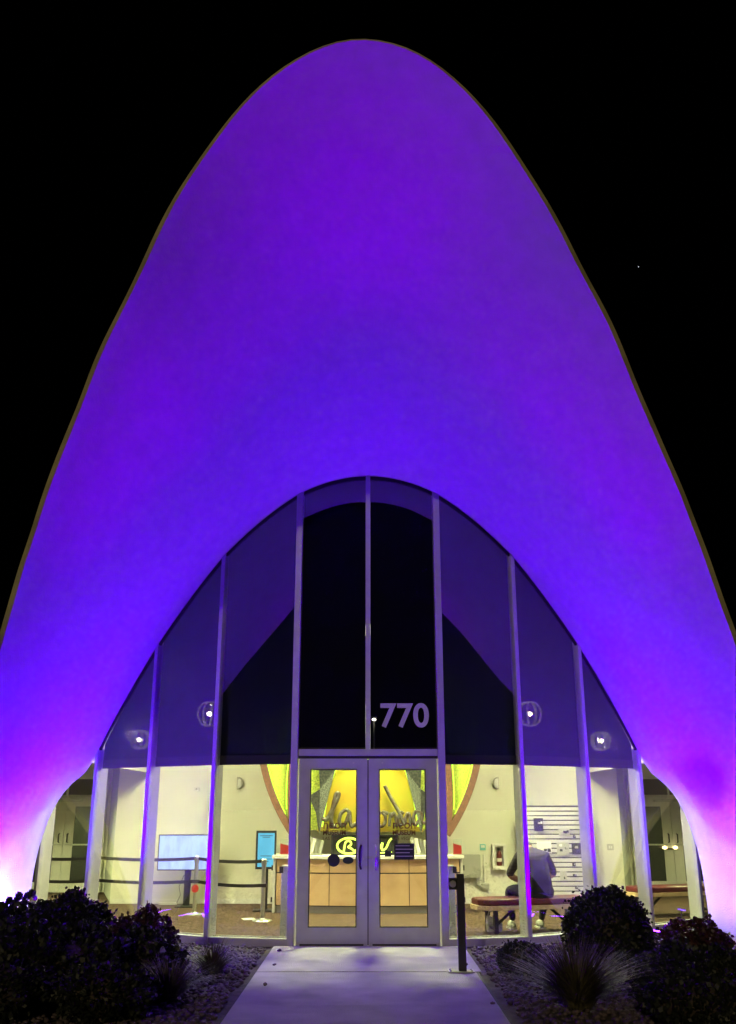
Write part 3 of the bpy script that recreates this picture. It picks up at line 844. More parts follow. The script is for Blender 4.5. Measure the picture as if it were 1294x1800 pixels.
# script letters as thick strokes
def stroke(pts, r, name='script_letter', closed=False):
    q = np.array([(x, 0, z) for x, z in pts], float)
    q = resample(q, max(8, len(pts) * 5)); q = smooth_line(q, 3)
    MB().tube([(x, -.14, z) for x, _, z in q], r * 1.3, 8).build(name, 'script', sg_, smooth=True)
stroke([(-.86, 1.50), (-.78, 1.46), (-.70, 1.60), (-.60, 1.80), (-.55, 1.93), (-.60, 1.95), (-.66, 1.75), (-.70, 1.50), (-.68, 1.36), (-.60, 1.36)], .030)
stroke([(-.36, 1.58), (-.42, 1.66), (-.52, 1.60), (-.56, 1.46), (-.52, 1.36), (-.44, 1.40), (-.37, 1.62), (-.36, 1.44), (-.33, 1.34), (-.26, 1.42)], .026)
stroke([(.10, 1.90), (.02, 2.02), (-.10, 1.96), (-.18, 1.70), (-.16, 1.42), (-.04, 1.30), (.10, 1.38)], .034)
stroke([(.20, 1.62), (.14, 1.56), (.14, 1.42), (.20, 1.35), (.27, 1.42), (.27, 1.55), (.20, 1.62), (.32, 1.58)], .024)
stroke([(.34, 1.36), (.36, 1.62), (.37, 1.50), (.43, 1.62), (.46, 1.50), (.47, 1.36)], .022)
stroke([(.60, 1.58), (.54, 1.62), (.49, 1.50), (.52, 1.37), (.60, 1.42)], .022)
stroke([(.26, 2.06), (.36, 1.86), (.52, 1.60), (.62, 1.36), (.63, 1.52), (.68, 1.62), (.71, 1.50), (.72, 1.37)], .026)
stroke([(.90, 1.60), (.82, 1.64), (.76, 1.50), (.79, 1.37), (.86, 1.44), (.91, 1.62), (.92, 1.42), (.99, 1.42), (1.06, 1.52)], .024)
nl = bpy.data.lights.new('neon_glow', 'AREA'); nl.energy = 8; nl.color = (0.42, 1.0, 0.07); nl.shape = 'RECTANGLE'; nl.size = 1.2; nl.size_y = .1
no = bpy.data.objects.new('neon_glow', nl); col.objects.link(no); no.parent = sg_; no.location = (0, -.35, 2.75); no.rotation_euler = (R(28), 0, 0)

# ------------------------------------------------------------------ left side of the lobby
tv = thing('television', 'wide screen showing pale blue picture on black floor stand behind the ropes', 'television', (-3.22, 17.9, 0.012))
mb = MB(); mb.box(-.55, .55, 0, .05, .60, 1.21); bz = mb.build('bezel', 'black', tv, bevel=.006)
MB().box(-.53, .53, -.004, -.0005, .62, 1.19).build('screen', 'tv', tv)
MB().box(-.055, .055, .03, .08, .02, .62).build('stand_pole', 'black', tv)
MB().box(-.16, .16, -.18, .20, 0, .02).build('stand_base', 'black', tv)
pb = thing('power_strip', 'white power strip on the carpet beside the screen stand', 'power strip', (-3.62, 18.30, .012))
MB().box(-.16, .16, -.03, .03, 0, .035).build('strip_body', 'white', pb, bevel=.004)
MB().tube([(.16, 0, .02), (.22, .02, .16), (.18, .05, .30), (.26, .06, .5)], .006, 6).build('cable', 'black', pb)

ki = thing('touch_kiosk', 'upright black kiosk with glowing cyan screen left of the counter', 'kiosk', (-1.76, 17.2, .012), R(6))
MB().box(-.175, .175, -.0, .05, .66, 1.29).build('kiosk_case', 'black', ki, bevel=.006)
MB().box(-.142, .142, -.004, -.0005, .70, 1.25).build('screen', 'kiosk_screen', ki)
for k, (w, z) in enumerate([(.11, 1.20), (.06, 1.175), (.09, .87), (.10, .82), (.05, .78)]):
    MB().box(-w, w, -.007, -.0045, z, z + .012).build('screen_line', 'kiosk_ink', ki)
MB().box(-.05, .05, .01, .06, .02, .67).build('kiosk_pole', 'black', ki)
MB().box(-.19, .19, -.16, .2, 0, .02).build('kiosk_base', 'black', ki)

def stanchion(loc, lab, belts, dot=False, rz=0):
    t = thing('stanchion', lab, 'barrier post', loc, rz, group='belt barrier posts in the lobby')
    MB().lathe([(.15, 0), (.155, .006), (.14, .018), (.05, .03), (.038, .045)], 28).build('foot', 'steel', t, smooth=False)
    MB().lathe([(.034, .03), (.034, .84)], 18).build('post', 'steel', t, smooth=False)
    MB().lathe([(.040, .80), (.042, .84), (.042, .885), (.03, .90)], 18).build('belt_head', 'steel', t)
    MB().box(-.05, .05, -.05, .05, .485, .535).build('lower_belt_head', 'black', t)
    if dot:
        o = MB().lathe([(.06, 0), (.06, .004)], 20).build('red_marker', 'red', t, loc=(0, -.037, .40)); o.rotation_euler = (R(90), 0, 0)
    for (dx, dy) in belts:
        for z in (.865, .51):
            n_ = 8; vs = []; fs = []
            L = math.hypot(dx, dy); nx, ny = -dy / L * .002, dx / L * .002
            for i in range(n_ + 1):
                u = i / n_; sag = -.03 * 4 * u * (1 - u)
                for zz in (-.025, .025):
                    vs.append((dx * u + nx, dy * u + ny, z + zz + sag)); vs.append((dx * u - nx, dy * u - ny, z + zz + sag))
            for i in range(n_):
                a = i * 4; b = a + 4
                fs += [(a, b, b + 2, a + 2), (a + 1, a + 3, b + 3, b + 1), (a + 2, b + 2, b + 3, a + 3), (a, a + 1, b + 1, b)]
            MB().add(vs, fs).build('belt', 'blackstrap', t)
    return t
stanchion((-2.84, 16.6, .012), 'silver barrier post with red dot in front of the wide screen', [(-1.72, .25), (1.18, -.90)], True)
stanchion((-1.63, 15.7, .012), 'silver barrier post standing in front of the cyan kiosk', [])
stanchion((-4.56, 16.85, .012), 'silver barrier post in front of the left side door', [(-1.2, .1)])
for (x, y, rz, lab) in [(-1.87, 15.95, .3, 'white floor sticker beside the post near the kiosk'), (-2.36, 14.0, -.2, 'white floor sticker just inside the second pane left of the door')]:
    MBo = MB().box(-.10, .10, -.13, .13, 0, .003).build('floor_sticker', 'white'); MBo.location = (x, y, .014); MBo.rotation_euler = (0, 0, rz)
    tag(MBo, lab, 'floor sticker', 'white stickers on the carpet')

for sg in (-1, 1):
    t = thing('sensor_pedestal', 'slim pale sensor pedestal inside the %s of the door' % ('left' if sg < 0 else 'right'), 'pedestal', (sg * 1.10, 13.35, .012), group='pedestals inside the door')
    MB().box(-.045, .045, -.1, .1, 0, .93).build('post', 'alu', t, bevel=.01)
    MB().box(-.07 if sg < 0 else .02, -.02 if sg < 0 else .07, -.108, -.101, .84, .92).build('latch', 'black', t)
    MB().box(-.05, .05, -.12, .12, 0, .03).build('foot', 'steel', t)

# wall fittings
for sg in (-1, 1):
    t = thing('wall_sconce', 'small grey half round sconce on the cream wall %s of the sign' % ('left' if sg < 0 else 'right'), 'sconce', (sg * 2.42, 18.5, 2.02), group='half round sconces on the back wall')
    pr = [(0, 0), (sg * -.0, .22)]
    poly = [(-.05 * -sg, 0.0), (-.05 * -sg, .22)] + [(-.05 * -sg + sg * -.11 * math.sin(a), .11 + .11 * math.cos(a)) for a in np.linspace(0.25, PI - .25, 9)]
    area = sum(poly[i][0] * poly[(i + 1) % len(poly)][1] - poly[(i + 1) % len(poly)][0] * poly[i][1] for i in range(len(poly)))
    if area < 0: poly = poly[::-1]
    MB().prism(poly, -.12, -.002).build('shade', 'panelgrey', t, bevel=.01)
    MB().box(-.03, .03, -.125, -.12, .04, .18).build('face_plate', 'steel', t)

ep = thing('electrical_panel', 'grey metal electrical cabinet on the wall right of the counter', 'electrical box', (1.88, 18.5, .46))
MB().box(-.19, .19, -.12, -.002, 0, .40).build('cabinet', 'panelgrey', ep, bevel=.005)
MB().box(-.175, .175, -.127, -.121, .02, .38).build('cabinet_door', 'panelgrey', ep)
MB().tube([(.26, -.03, -.15), (.26, -.03, .40)], .016, 8).build('conduit', 'white', ep)
MB().box(.20, .34, -.06, -.002, -.20, -.10).build('junction_box', 'panelgrey', ep, bevel=.006)
MB().tube([(.12, -.05, 0), (.12, -.06, -.12), (.20, -.05, -.16)], .02, 8).build('conduit', 'panelgrey', ep)
th = thing('thermostat', 'small pale cyan thermostat on the wall above the conduit', 'thermostat', (2.13, 18.5, .93))
MB().box(-.055, .055, -.03, -.002, 0, .11).build('case', 'cyan', th, bevel=.006); MB().box(-.035, .035, -.034, -.0305, .045, .09).build('display', 'white', th)
ec = thing('extinguisher_cabinet', 'white wall cabinet holding a red fire extinguisher behind glass', 'extinguisher cabinet', (2.42, 18.5, .60))
mb = MB(); mb.box(-.13, -.075, -.12, -.002, 0, .44); mb.box(.075, .13, -.12, -.002, 0, .44); mb.box(-.075, .075, -.12, -.002, 0, .06); mb.box(-.075, .075, -.12, -.002, .40, .44); mb.box(-.075, .075, -.02, -.003, .06, .40)
mb.build('cabinet', 'white', ec)
MB().box(-.075, .075, -.019, -.016, .06, .40).build('cabinet_lining', 'black', ec)
MB().lathe([(.045, 0), (.05, .02), (.05, .2), (.03, .25), (.015, .27)], 16).build('extinguisher_bottle', 'darkred', ec, loc=(0, -.068, .065))
MB().lathe([(.051, .07), (.051, .13)], 16).build('extinguisher_label', 'white', ec, loc=(0, -.068, .065))
MB().box(-.03, .03, -.085, -.05, .33, .37).build('extinguisher_head', 'black', ec)
sw = thing('light_switch', 'small double light switch on the wall behind the round shrub', 'switch', (4.50, 18.5, .93))
MB().box(-.06, .06, -.012, -.001, 0, .11).build('plate', 'panelgrey', sw); MB().box(-.03, -.008, -.02, -.0125, .03, .08).build('rocker', 'white', sw); MB().box(.008, .03, -.02, -.0125, .03, .08).build('rocker', 'white', sw)
sw = thing('wall_sensor', 'small white sensor high on the cream wall above the wide screen', 'sensor', (-3.24, 18.5, 1.98))
MB().box(-.06, .06, -.04, -.001, 0, .07).build('case', 'white', sw, bevel=.01); MB().lathe([(.02, 0), (.01, .02)], 12).build('lens', 'panelgrey', sw, loc=(0, -.04, .035)).rotation_euler = (R(90), 0, 0)

# slatted display wall with pinned things
sl = thing('slatwall_display', 'white slatted display panel on the wall behind the seated person', 'display panel', (3.40, 18.0, .10))
MB().box(-.62, .62, .03, .06, 0, 1.62).build('backing', 'black', sl)
for k in range(20):
    MB().box(-.61, .61, 0.012, .0295, .012 + .08 * k, .072 + .08 * k).build('slat', 'slat' if k not in (9, 14) else 'panelgrey', sl)
MB().box(-.66, -.62, -.01, .06, 0, 1.64).build('side_trim', 'alu', sl); MB().box(.62, .66, -.01, .06, 0, 1.64).build('side_trim', 'alu', sl)
rr = random.Random(5)
pr_specs = [(-.30, 1.18, .17, .22, 'black'), (.16, 1.10, .20, .12, 'panelgrey'), (-.22, .80, .26, .20, 'white'), (.12, .76, .22, .22, 'panelgrey'), (.40, .78, .24, .18, 'black'), (.10, .34, .12, .16, 'panelgrey'), (.30, .58, .06, .06, 'black'), (.30, .40, .06, .05, 'black'), (.32, .20, .05, .05, 'black'), (.34, 1.06, .05, .05, 'black')]
plab = ['dark photo print high on the left of the slatted panel', 'grey print at top middle of the slatted panel', 'pale print behind the seated person', 'grey sketch in the middle of the slatted panel',
        'wide dark photo print at right of the slatted panel', 'small grey card low on the slatted panel', 'small black hook below the wide dark print', 'small black hook above the lowest card', 'lowest small black hook on the slatted panel', 'topmost small black hook on the slatted panel']
for (x, z, w, h, m_), lab in zip(pr_specs, plab):
    t = thing('pinned_print' if w > .1 else 'display_hook', lab, 'print' if w > .1 else 'hook', (3.40 + x, 17.995, .10 + z), group='prints and hooks on the slatted panel')
    MB().box(-w / 2, w / 2, -.012, -.003, 0, h).build('card' if w > .1 else 'plate', m_, t)
    if w > .1:
        for q in range(4):
            a = rr.uniform(-w / 2, w / 4); c = rr.uniform(0.02, h - .06)
            MB().box(a, a + w * .22, -.0145 - .001 * q, -.0125 - .001 * q, c, c + .04).build('print_patch', rr.choice(['black', 'panelgrey', 'white']), t)
    else:
        MB().tube([(0, -.012, .03), (0, -.08, .03), (0, -.09, .05)], .006, 6).build('peg', 'steel', t)

# benches
def bench(loc, rz, L, lab, cut=.12):
    t = thing('bench', lab, 'bench', loc, rz, group='red cushioned benches')
    hw = .26
    plan = [(-L / 2, -hw + cut), (-L / 2 + cut, -hw), (L / 2 - cut, -hw), (L / 2, -hw + cut), (L / 2, hw - cut), (L / 2 - cut, hw), (-L / 2 + cut, hw), (-L / 2, hw - cut)]
    MB().slab([(x * .985, y * .97) for x, y in plan], .365, .45).build('cushion', 'redvinyl', t, bevel=.022)
    MB().slab(plan, .305, .364).build('seat_board', 'woodedge', t, bevel=.004)
    for sx in (-1, 1):
        for sy in (-1, 1):
            MB().box(sx * (L / 2 - .26) - .028, sx * (L / 2 - .26) + .028, sy * .16 - .028, sy * .16 + .028, 0, .3045).build('leg', 'black', t)
        MB().tube([(sx * (L / 2 - .26) - sx * .03, 0, .06), (sx * (L / 2 - .60), 0, .30)], .02, 8).build('brace', 'black', t)
        MB().box(sx * (L / 2 - .26) - .02, sx * (L / 2 - .26) + .02, -.13, .13, .05, .08).build('stretcher', 'black', t)
    return t
bench((2.33, 14.42, .012), R(14), 1.75, 'low red cushioned bench with wooden edge under the seated person')
bench((5.05, 16.6, .012), R(20), 1.75, 'low red cushioned bench in the right side bay behind the shrubs')
lp = thing('twin_lamp', 'pair of small warm lights shining in the right side door glass', 'lamp', (6.32, 20.86, .83))
MB().box(-.16, .16, .0, .03, .02, .05).build('bar', 'black', lp)
for s in (-1, 1):
    MB().ball((s * .11, -.02, .06), .055, .03, .035, 12, 8).build('lamp_bulb', emit('door_lamp_glow', (1, .72, .32), 6.0), lp, smooth=True)

# ------------------------------------------------------------------ person on the bench, seen from behind, bent forward
def person():
    t = thing('person', 'person in grey plaid shirt bent forward on the red bench, seen from behind', 'person', (2.45, 14.30, .012), R(8))
    J = {'pelvis': ((0, 0, .54), .150), 'waist': ((0, .05, .70), .150), 'chest': ((0, .19, .88), .165), 'upper': ((-.01, .31, 1.01), .135),
         'neck': ((-.02, .42, 1.06), .062), 'skull0': ((-.02, .49, 1.09), .085), 'skull1': ((-.03, .57, 1.08), .095), 'skull2': ((-.03, .63, 1.03), .075),
         'lsh': ((-.20, .31, .99), .082), 'lel': ((-.37, .30, .74), .058), 'lwr': ((-.20, .50, .66), .040), 'lha': ((-.14, .56, .66), .042),
         'rsh': ((.19, .30, .98), .082), 'rel': ((.33, .33, .74), .058), 'rwr': ((.14, .52, .66), .040), 'rha': ((.07, .57, .66), .042),
         'lhip': ((-.11, .02, .52), .120), 'lkn': ((-.34, .44, .53), .075), 'lcalf': ((-.33, .44, .32), .062), 'lan': ((-.31, .40, .11), .045),
         'rhip': ((.11, .02, .52), .120), 'rkn': ((.24, .47, .53), .075), 'rcalf': ((.18, .46, .32), .062), 'ran': ((.12, .42, .11), .045)}
    Ed = [('pelvis', 'waist', 'low'), ('waist', 'chest', 'low'), ('chest', 'upper', 'shirt'), ('upper', 'neck', 'shirt'), ('neck', 'skull0', 'skin'), ('skull0', 'skull1', 'skin'), ('skull1', 'skull2', 'skin'),
          ('upper', 'lsh', 'shirt'), ('lsh', 'lel', 'shirt'), ('lel', 'lwr', 'skin'), ('lwr', 'lha', 'skin'), ('upper', 'rsh', 'shirt'), ('rsh', 'rel', 'shirt'), ('rel', 'rwr', 'skin'), ('rwr', 'rha', 'skin'),
          ('pelvis', 'lhip', 'tr'), ('lhip', 'lkn', 'tr'), ('lkn', 'lcalf', 'tr'), ('lcalf', 'lan', 'tr'), ('pelvis', 'rhip', 'tr'), ('rhip', 'rkn', 'tr'), ('rkn', 'rcalf', 'tr'), ('rcalf', 'ran', 'tr')]
    ks = list(J); ix = {k: i for i, k in enumerate(ks)}
    # fingers, rooted in the palms
    V = [J[k][0] for k in ks]; rad = [J[k][1] for k in ks]; E = [(ix[a], ix[b]) for a, b, _ in Ed]; kinds = [c for _, _, c in Ed]
    for h, s in (('lha', 1), ('rha', -1)):
        hx, hy, hz = J[h][0]
        for f in range(5):
            if f < 4: p1 = (hx + s * .05, hy + .035 - .022 * f, hz - .012); p2 = (hx + s * (.095 - .008 * abs(f - 1)), hy + .032 - .021 * f, hz - .035)
            else: p1 = (hx + s * .015, hy - .03, hz + .035); p2 = (hx + s * .05, hy - .035, hz + .045)
            k = len(V); V += [p1, p2]; rad += [.0095, .008]; E += [(ix[h], k), (k, k + 1)]; kinds += ['skin', 'skin']
    me = bpy.data.meshes.new('body'); me.from_pydata(V, E, []); me.update()
    o = bpy.data.objects.new('tmp_body', me); col.objects.link(o)
    sk = o.modifiers.new('skin', 'SKIN'); sk.use_smooth_shade = True
    for i, d in enumerate(me.skin_vertices[0].data):
        d.radius = (rad[i], rad[i]); d.use_root = (i == 0)
    for nm, f in (('pelvis', (1.2, .9)), ('waist', (1.2, .85)), ('chest', (1.2, .8)), ('upper', (1.15, .8))):
        me.skin_vertices[0].data[ix[nm]].radius = (rad[ix[nm]] * f[0], rad[ix[nm]] * f[1])
    sub = o.modifiers.new('sub', 'SUBSURF'); sub.levels = 2; sub.render_levels = 2
    dg = bpy.context.evaluated_depsgraph_get()
    bm_ = bpy.data.meshes.new_from_object(o.evaluated_get(dg))
    bpy.data.objects.remove(o)
    bm_.materials.clear()
    order = ['shirt', 'low', 'tr', 'skin']
    for m_ in ('shirt', 'navy', 'trouser', 'skin'): bm_.materials.append(M[m_])
    Va = np.array(V); segs = [(Va[a], Va[b], order.index(k)) for (a, b), k in zip(E, kinds)]
    for pl in bm_.polygons:
        c = np.array(pl.center); best = 9; bi = 0
        for a, b, k in segs:
            ab = b - a; u = np.clip(np.dot(c - a, ab) / (np.dot(ab, ab) + 1e-9), 0, 1)
            d = np.linalg.norm(c - a - ab * u)
            if d < best: best = d; bi = k
        pl.material_index = bi; pl.use_smooth = True
    bo = bpy.data.objects.new('body', bm_); col.objects.link(bo); bo.parent = t
    # head: hair cap, ears, nose, brows and mouth
    hx, hy, hz = -.03, .555, 1.085
    MB().ball((hx, hy - .015, hz + .02), .098, .11, .098, 16, 10).build('hair', 'hair', t, smooth=True)
    for s in (-1, 1): MB().ball((hx + s * .098, hy + .02, hz - .01), .014, .028, .036, 10, 7).build('ear', 'skin', t, smooth=True)
    MB().ball((hx, hy + .125, hz - .075), .016, .022, .024, 10, 7).build('nose', 'skin', t, smooth=True)
    for s in (-1, 1): MB().ball((hx + s * .035, hy + .118, hz - .04), .013, .010, .009, 10, 7).build('eye', 'white', t, smooth=True)
    MB().ball((hx, hy + .105, hz - .115), .028, .012, .008, 10, 7).build('mouth', 'red', t, smooth=True)
    for (x, y) in ((-.31, .40), (.12, .42)):
        sh = MB(); sh.ball((x, y + .075, .055), .05, .145, .055, 16, 8); sh.box(x - .048, x + .048, y - .05, y + .21, 0, .022)
        sh.build('shoe', 'shoe', t, smooth=False)
    # shirt hem and collar
    MB().tube([(-.02 + .075 * math.cos(a), .405 + .035 * math.sin(a), 1.045 + .045 * math.sin(a)) for a in np.linspace(0, 2 * PI, 18)[:-1]], .016, 6, closed=True).build('collar', 'shirt', t, smooth=True)
person()
bag = thing('tote_bag', 'pale patterned bag on the floor between the bench legs', 'bag', (1.78, 14.38, .012), R(10))
bgm = MB(); bgm.add([(-.10, -.05, 0), (.10, -.05, 0), (.10, .05, 0), (-.10, .05, 0), (-.115, -.06, .10), (.115, -.055, .11), (.11, .055, .10), (-.11, .05, .11), (-.10, -.02, .22), (.07, -.02, .17), (.07, .02, .16), (-.10, .02, .21)],
        [(0, 3, 2, 1), (0, 1, 5, 4), (1, 2, 6, 5), (2, 3, 7, 6), (3, 0, 4, 7), (4, 5, 9, 8), (5, 6, 10, 9), (6, 7, 11, 10), (7, 4, 8, 11), (8, 9, 10, 11)])
bgm.build('sack', 'panelgrey', bag, bevel=.01)
MB().tube([(-.09, 0, .20), (-.07, 0, .27), (.0, 0, .26), (.06, 0, .16)], .008, 6).build('strap', 'white', bag)

# ------------------------------------------------------------------ outside: post, floodlights, plants
po = thing('door_button_post', 'slim black post with push button box at the right edge of the walkway', 'post', (0.985, 10.76, .039))
MB().box(-.04, .04, -.04, .04, .012, .955).build('column', 'black', po, bevel=.004)
MB().box(-.125, -.042, -.055, .04, .80, .915).build('button_box', 'black', po, bevel=.006)
MB().box(-.15, .12, -.07, .07, 0, .012).build('base_plate', 'steel', po)
for sx in (-.125, .095):
    for sy in (-.05, .05): MB().lathe([(.012, .012), (.012, .025)], 6).build('bolt', 'steel', po, loc=(sx, sy, 0))
o = MB().lathe([(.035, 0), (.032, .008)], 18).build('push_plate', 'steel', po, loc=(-.083, -.056, .857)); o.rotation_euler = (R(90), 0, 0)

def led_color(ld, color):
    if color[1] > 0.03:
        ld.color = color; return
    ld.use_nodes = True
    nt = ld.node_tree
    em = [q for q in nt.nodes if q.type == 'EMISSION'][0]
    cc = nt.nodes.new('ShaderNodeCombineXYZ')
    cc.inputs[0].default_value, cc.inputs[1].default_value, cc.inputs[2].default_value = color[0], LED_GREEN, color[2]
    nt.links.new(cc.outputs[0], em.inputs[0])

def flood(loc, target, power, lab, size=0.06, spot=150, blend=.6, color=PURPLE):
    t = thing('flood_light', lab, 'floodlight', loc, group='purple floodlights in the planting beds')
    d = (Vector(target) - Vector(loc)).normalized()
    q = d.to_track_quat('-Z', 'Y')
    xf = Matrix.Translation((0, 0, .16)) @ q.to_matrix().to_4x4()
    MB().box(-.13, .13, -.09, .09, -.01, .08, xf).build('housing', 'black', t)
    MB().box(-.115, .115, -.075, .075, -.016, -.011, xf).build('lens', 'purple_lens', t)
    MB().tube([(-.15, 0, .16), (-.15, 0, .02), (.15, 0, .02), (.15, 0, .16)], .012, 6).build('bracket', 'black', t)
    MB().lathe([(.03, -.02), (.03, .03)], 10).build('stake', 'black', t)
    ld = bpy.data.lights.new('flood_beam', 'SPOT'); ld.energy = power; led_color(ld, color); ld.spot_size = R(spot); ld.spot_blend = blend; ld.shadow_soft_size = size
    lo = bpy.data.objects.new('flood_beam', ld); col.objects.link(lo); lo.parent = t
    lo.location = Vector((0, 0, .16)) + d * .03; lo.rotation_euler = q.to_euler()
    return t
flood((-2.85, 12.55, .02), (-1.0, 9.8, 7.0), 900, 'purple floodlight by the glass behind the rust shrub aimed up at the vault', spot=166, blend=.4)
flood((2.85, 12.55, .02), (1.0, 9.8, 7.0), 900, 'purple floodlight by the glass behind the round shrub aimed up at the vault', spot=166, blend=.4)
flood((-3.35, 12.55, .02), (-0.4, 5.2, 9.0), 2500, 'narrow violet floodlight by the left glass aimed at the top of the vault', color=(.20, .008, 1.0), spot=40, blend=1.0)
flood((3.35, 12.55, .02), (0.4, 5.2, 9.0), 2500, 'narrow violet floodlight by the right glass aimed at the top of the vault', color=(.20, .008, 1.0), spot=40, blend=1.0)
flood((-4.45, 12.80, .02), (-4.75, 13.05, 1.2), 330, 'pale violet floodlight close against the left leg of the arch', color=PALE, spot=140)
flood((-3.85, 12.62, .02), (-4.5, 12.9, 3.6), 430, 'violet floodlight beside the left glass aimed at the left shoulder of the arch', color=(.04, 0, 1.0), spot=150, blend=.8)
flood((3.62, 12.90, .02), (4.4, 12.9, 3.6), 400, 'violet floodlight beside the right glass aimed at the right shoulder of the arch', color=(.04, 0, 1.0), spot=150, blend=.8)
LR = Vector((3.80, 12.55, .02))
fr = flood(tuple(LR), (4.55, 12.80, 1.6), 300, 'pale violet floodlight close against the right leg of the arch', color=(.22, .10, 1.0), spot=150, size=.015)
gd = (Vector((4.40, 12.75, 1.98)) - (LR + Vector((0, 0, .16)))).normalized()
ga_ = (Vector((0, 1, 0)) - gd * gd.y).normalized(); gb_ = gd.cross(ga_).normalized()
hexa = [(.105, .012), (.06, .040), (-.07, .040), (-.115, .010), (-.075, -.022), (0.0, -.040), (.06, -.026)]
gc = Vector((0, 0, .16)) + gd * .30
mb = MB(); mb.add([tuple(gc + ga_ * x + gb_ * y) for x, y in hexa] + [tuple(gc + ga_ * x + gb_ * y + gd * .004) for x, y in hexa],
       [tuple(range(6, -1, -1)), tuple(range(7, 14))] + [(k, (k + 1) % 7, (k + 1) % 7 + 7, k + 7) for k in range(7)])
mb.build('shadow_plate', 'black', fr)  # plate and arm added only to cast the dark patch on the right leg
MB().tube([(0, 0, .16), tuple(gc)], .004, 5).build('shadow_plate_arm', 'black', fr)

def shrub(name, lab, loc, rx, ry, rz, nleaf, size, m_, seed, lump=.16, cz=None, wild=0.10):
    t = thing(name, lab, 'shrub', (loc[0], loc[1], .01), group='shrubs in the planting beds')
    rng = np.random.default_rng(seed)
    cz = rz * .92 if cz is None else cz
    d = rng.normal(size=(nleaf, 3)); d /= np.linalg.norm(d, axis=1, keepdims=True)
    lm = 1 + lump * (np.sin(d[:, 0] * 5.3 + seed) * np.sin(d[:, 1] * 4.7 + 2 * seed) + .6 * np.sin(d[:, 2] * 7.1 + seed * 3) * np.cos(d[:, 0] * 8.3))
    rr_ = np.where(rng.random(nleaf) < .75, rng.uniform(.86, 1.0, nleaf), rng.uniform(.45, .9, nleaf)) * lm
    sprig = rng.random(nleaf) < .06
    rr_ = rr_ + sprig * rng.uniform(0, wild * 2.2, nleaf)
    c = d * rr_[:, None] * np.array([rx, ry, rz]); c[:, 2] += cz
    keep = c[:, 2] > .02; c = c[keep]; d = d[keep]; k = len(c)
    a = d + rng.normal(size=(k, 3)) * .7; a /= np.linalg.norm(a, axis=1, keepdims=True)
    b = np.cross(a, rng.normal(size=(k, 3))); b /= np.linalg.norm(b, axis=1, keepdims=True)
    L = size * rng.uniform(.6, 1.35, (k, 1)); W = L * .36
    V = np.stack([c - a * L * .5, c + b * W + a * L * .05, c + a * L * .5, c - b * W + a * L * .05], 1).reshape(-1, 3)
    Fq = np.arange(4 * k).reshape(k, 4)
    fo = arrays_obj('foliage', V, Fq, m_, t); fo['kind'] = 'stuff'
    mb = MB()
    for i in range(9):
        th_ = rng.uniform(0, 6.28); e = rng.uniform(.25, .8)
        mb.tube([(0.03 * math.cos(th_), .03 * math.sin(th_), 0), (rx * e * .4 * math.cos(th_), ry * e * .4 * math.sin(th_), cz * .6), (rx * e * math.cos(th_), ry * e * math.sin(th_), cz + rz * .4)], [.018, .012, .005], 5)
    mb.build('stems', 'stem', t)
    # dense twiggy heart, so that no light passes straight through
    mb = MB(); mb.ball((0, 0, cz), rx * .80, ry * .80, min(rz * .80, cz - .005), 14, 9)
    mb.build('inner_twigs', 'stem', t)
    return t

def grass(lab, loc, r, h, nb, seed, m_='straw'):
    t = thing('ornamental_grass', lab, 'grass', (loc[0], loc[1], .01), group='clumps of ornamental grass')
    rng = np.random.default_rng(seed); V = []; Fq = []
    for i in range(nb):
        th_ = rng.uniform(0, 6.283); rb = rng.uniform(0, .10); L = h * rng.uniform(.55, 1.15); lean = rng.uniform(.22, 1.0) * r
        w = rng.uniform(.006, .012); ca, sa = math.cos(th_), math.sin(th_)
        k = len(V)
        for j in range(5):
            u = j / 4
            rad_ = rb + lean * u ** 1.5; z = L * (u - .42 * u * u * (lean / r)) 
            ww = w * (1 - u * .85)
            V.append((rad_ * ca - ww * sa, rad_ * sa + ww * ca, z)); V.append((rad_ * ca + ww * sa, rad_ * sa - ww * ca, z))
        for j in range(4): Fq.append((k + 2 * j, k + 2 * j + 1, k + 2 * j + 3, k + 2 * j + 2))
    o = arrays_obj('blades', np.array(V), np.array(Fq), m_, t); o['kind'] = 'stuff'
    MB().ball((0, 0, .03), .12, .12, .05, 10, 6).build('crown_base', 'black', t)
    return t

shrub('round_shrub', 'large dark ball clipped shrub right of the walkway in front of the glass', (2.62, 11.15), .47, .46, .47, 9000, .05, 'leaf', 1, .08, .35)
shrub('red_shrub', 'reddish leaved shrub near the right leg of the arch', (3.66, 11.45), .36, .36, .24, 7000, .05, 'leafred', 2, .16, .22)
shrub('broad_shrub', 'broad dark mounded shrub in the front right corner of the bed', (2.95, 9.3), .56, .5, .26, 8000, .055, 'leaf', 3, .2, .20)
shrub('low_shrub', 'low dark shrub beside the walkway just behind the push button post', (1.60, 10.75), .26, .24, .17, 3500, .035, 'leaf', 4, .12, .15)
shrub('small_red_shrub', 'small reddish shrub at the right edge of the front bed', (3.35, 8.3), .26, .26, .16, 2600, .035, 'leafred', 14, .12, .14)
shrub('tall_shrub', 'tall dark rounded shrub in the left bed, highest of its group', (-3.30, 11.3), .47, .45, .36, 9000, .055, 'leaf', 5, .16, .37)
shrub('leggy_shrub', 'dark shrub with light glinting through its leaves at the left leg', (-4.15, 11.35), .55, .42, .34, 5200, .07, 'leaf', 6, .3, .33)
shrub('rust_shrub', 'rust tinged round shrub nearest the glass in the left bed', (-2.42, 11.05), .34, .36, .31, 7500, .05, 'leafred', 7, .18, .29)
shrub('wide_shrub', 'wide dark shrub filling the front left corner of the bed', (-2.95, 9.2), .75, .55, .34, 9000, .06, 'leaf', 8, .3, .28)
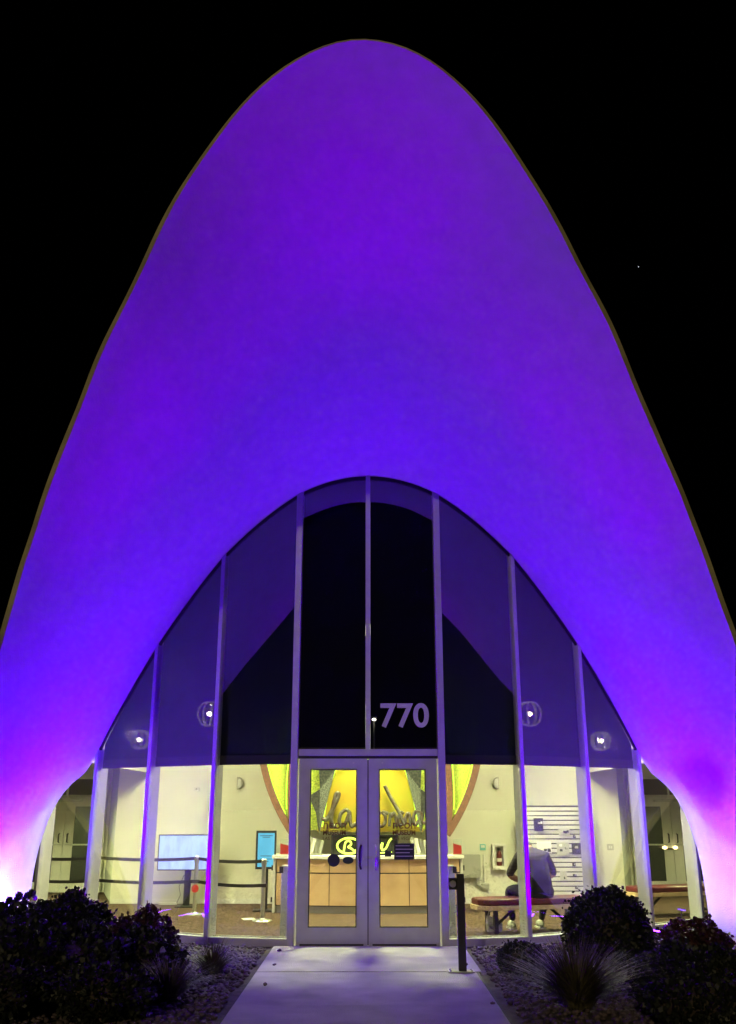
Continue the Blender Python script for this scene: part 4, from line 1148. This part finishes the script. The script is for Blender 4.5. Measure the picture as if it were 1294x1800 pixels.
shrub('near_shrub', 'dark shrub in the middle of the left bed behind the grass', (-2.25, 9.9), .42, .4, .28, 5000, .055, 'leaf', 9, .3, .25)
shrub('front_shrub', 'low dark shrub at the very front of the left bed near the walkway', (-2.15, 8.55), .42, .38, .22, 4200, .045, 'leaf', 21, .14, .2)
shrub('corner_shrub', 'low dark shrub at the front left corner, farthest from the walkway', (-3.1, 8.45), .5, .4, .26, 4200, .045, 'leaf', 22, .14, .24)
shrub('side_shrub', 'dark shrub at the left edge between the tall and front shrubs', (-3.75, 10.1), .5, .45, .32, 4800, .05, 'leaf', 23, .14, .3)
shrub('edge_shrub', 'low dark shrub at the very front of the right bed', (2.65, 8.35), .45, .34, .2, 4200, .045, 'leaf', 24, .14, .18)
grass('spiky olive grass clump in the right bed near the walkway', (1.80, 8.95), .85, .60, 850, 11)
grass('dark grass clump in the left bed close to the walkway', (-1.62, 10.75), .46, .34, 420, 12)
grass('dark grass clump at the front of the left bed', (-1.78, 9.3), .46, .40, 380, 13)
grass('small spiky grass clump between the clipped ball and the front grass', (2.15, 10.0), .38, .30, 300, 15)

# street lamp behind the viewer: seen only as a dot mirrored in the pane beside the house number
sl_ = thing('street_lamp', 'tall street lamp across the road, mirrored as a dot beside the house number', 'street lamp', (0.31, -24.4, 0))
MB().lathe([(.14, 0), (.14, .25), (.07, .3), (.05, 5.9)], 12).build('pole', 'panelgrey', sl_)
MB().box(-.16, .16, -.05, .45, 6.16, 6.26).build('lamp_head', 'panelgrey', sl_, bevel=.02)
MB().tube([(0, 0, 5.85), (0, .02, 6.2)], .05, 8).build('lamp_neck', 'panelgrey', sl_)
MB().ball((0, .30, 6.10), .11, .11, .07, 12, 8).build('lamp_bulb', emit('street_lamp_glow', (1, .9, .75), 14.0), sl_, smooth=True)

# one star in the sky
st = MB().ball((0, 0, 0), .9, .9, .9, 10, 7).build('star', emit('star_glow', (.8, .85, 1), 1.2), loc=(590, 1790, 1130))
tag(st, 'single tiny star in the black sky right of the shell', 'star')
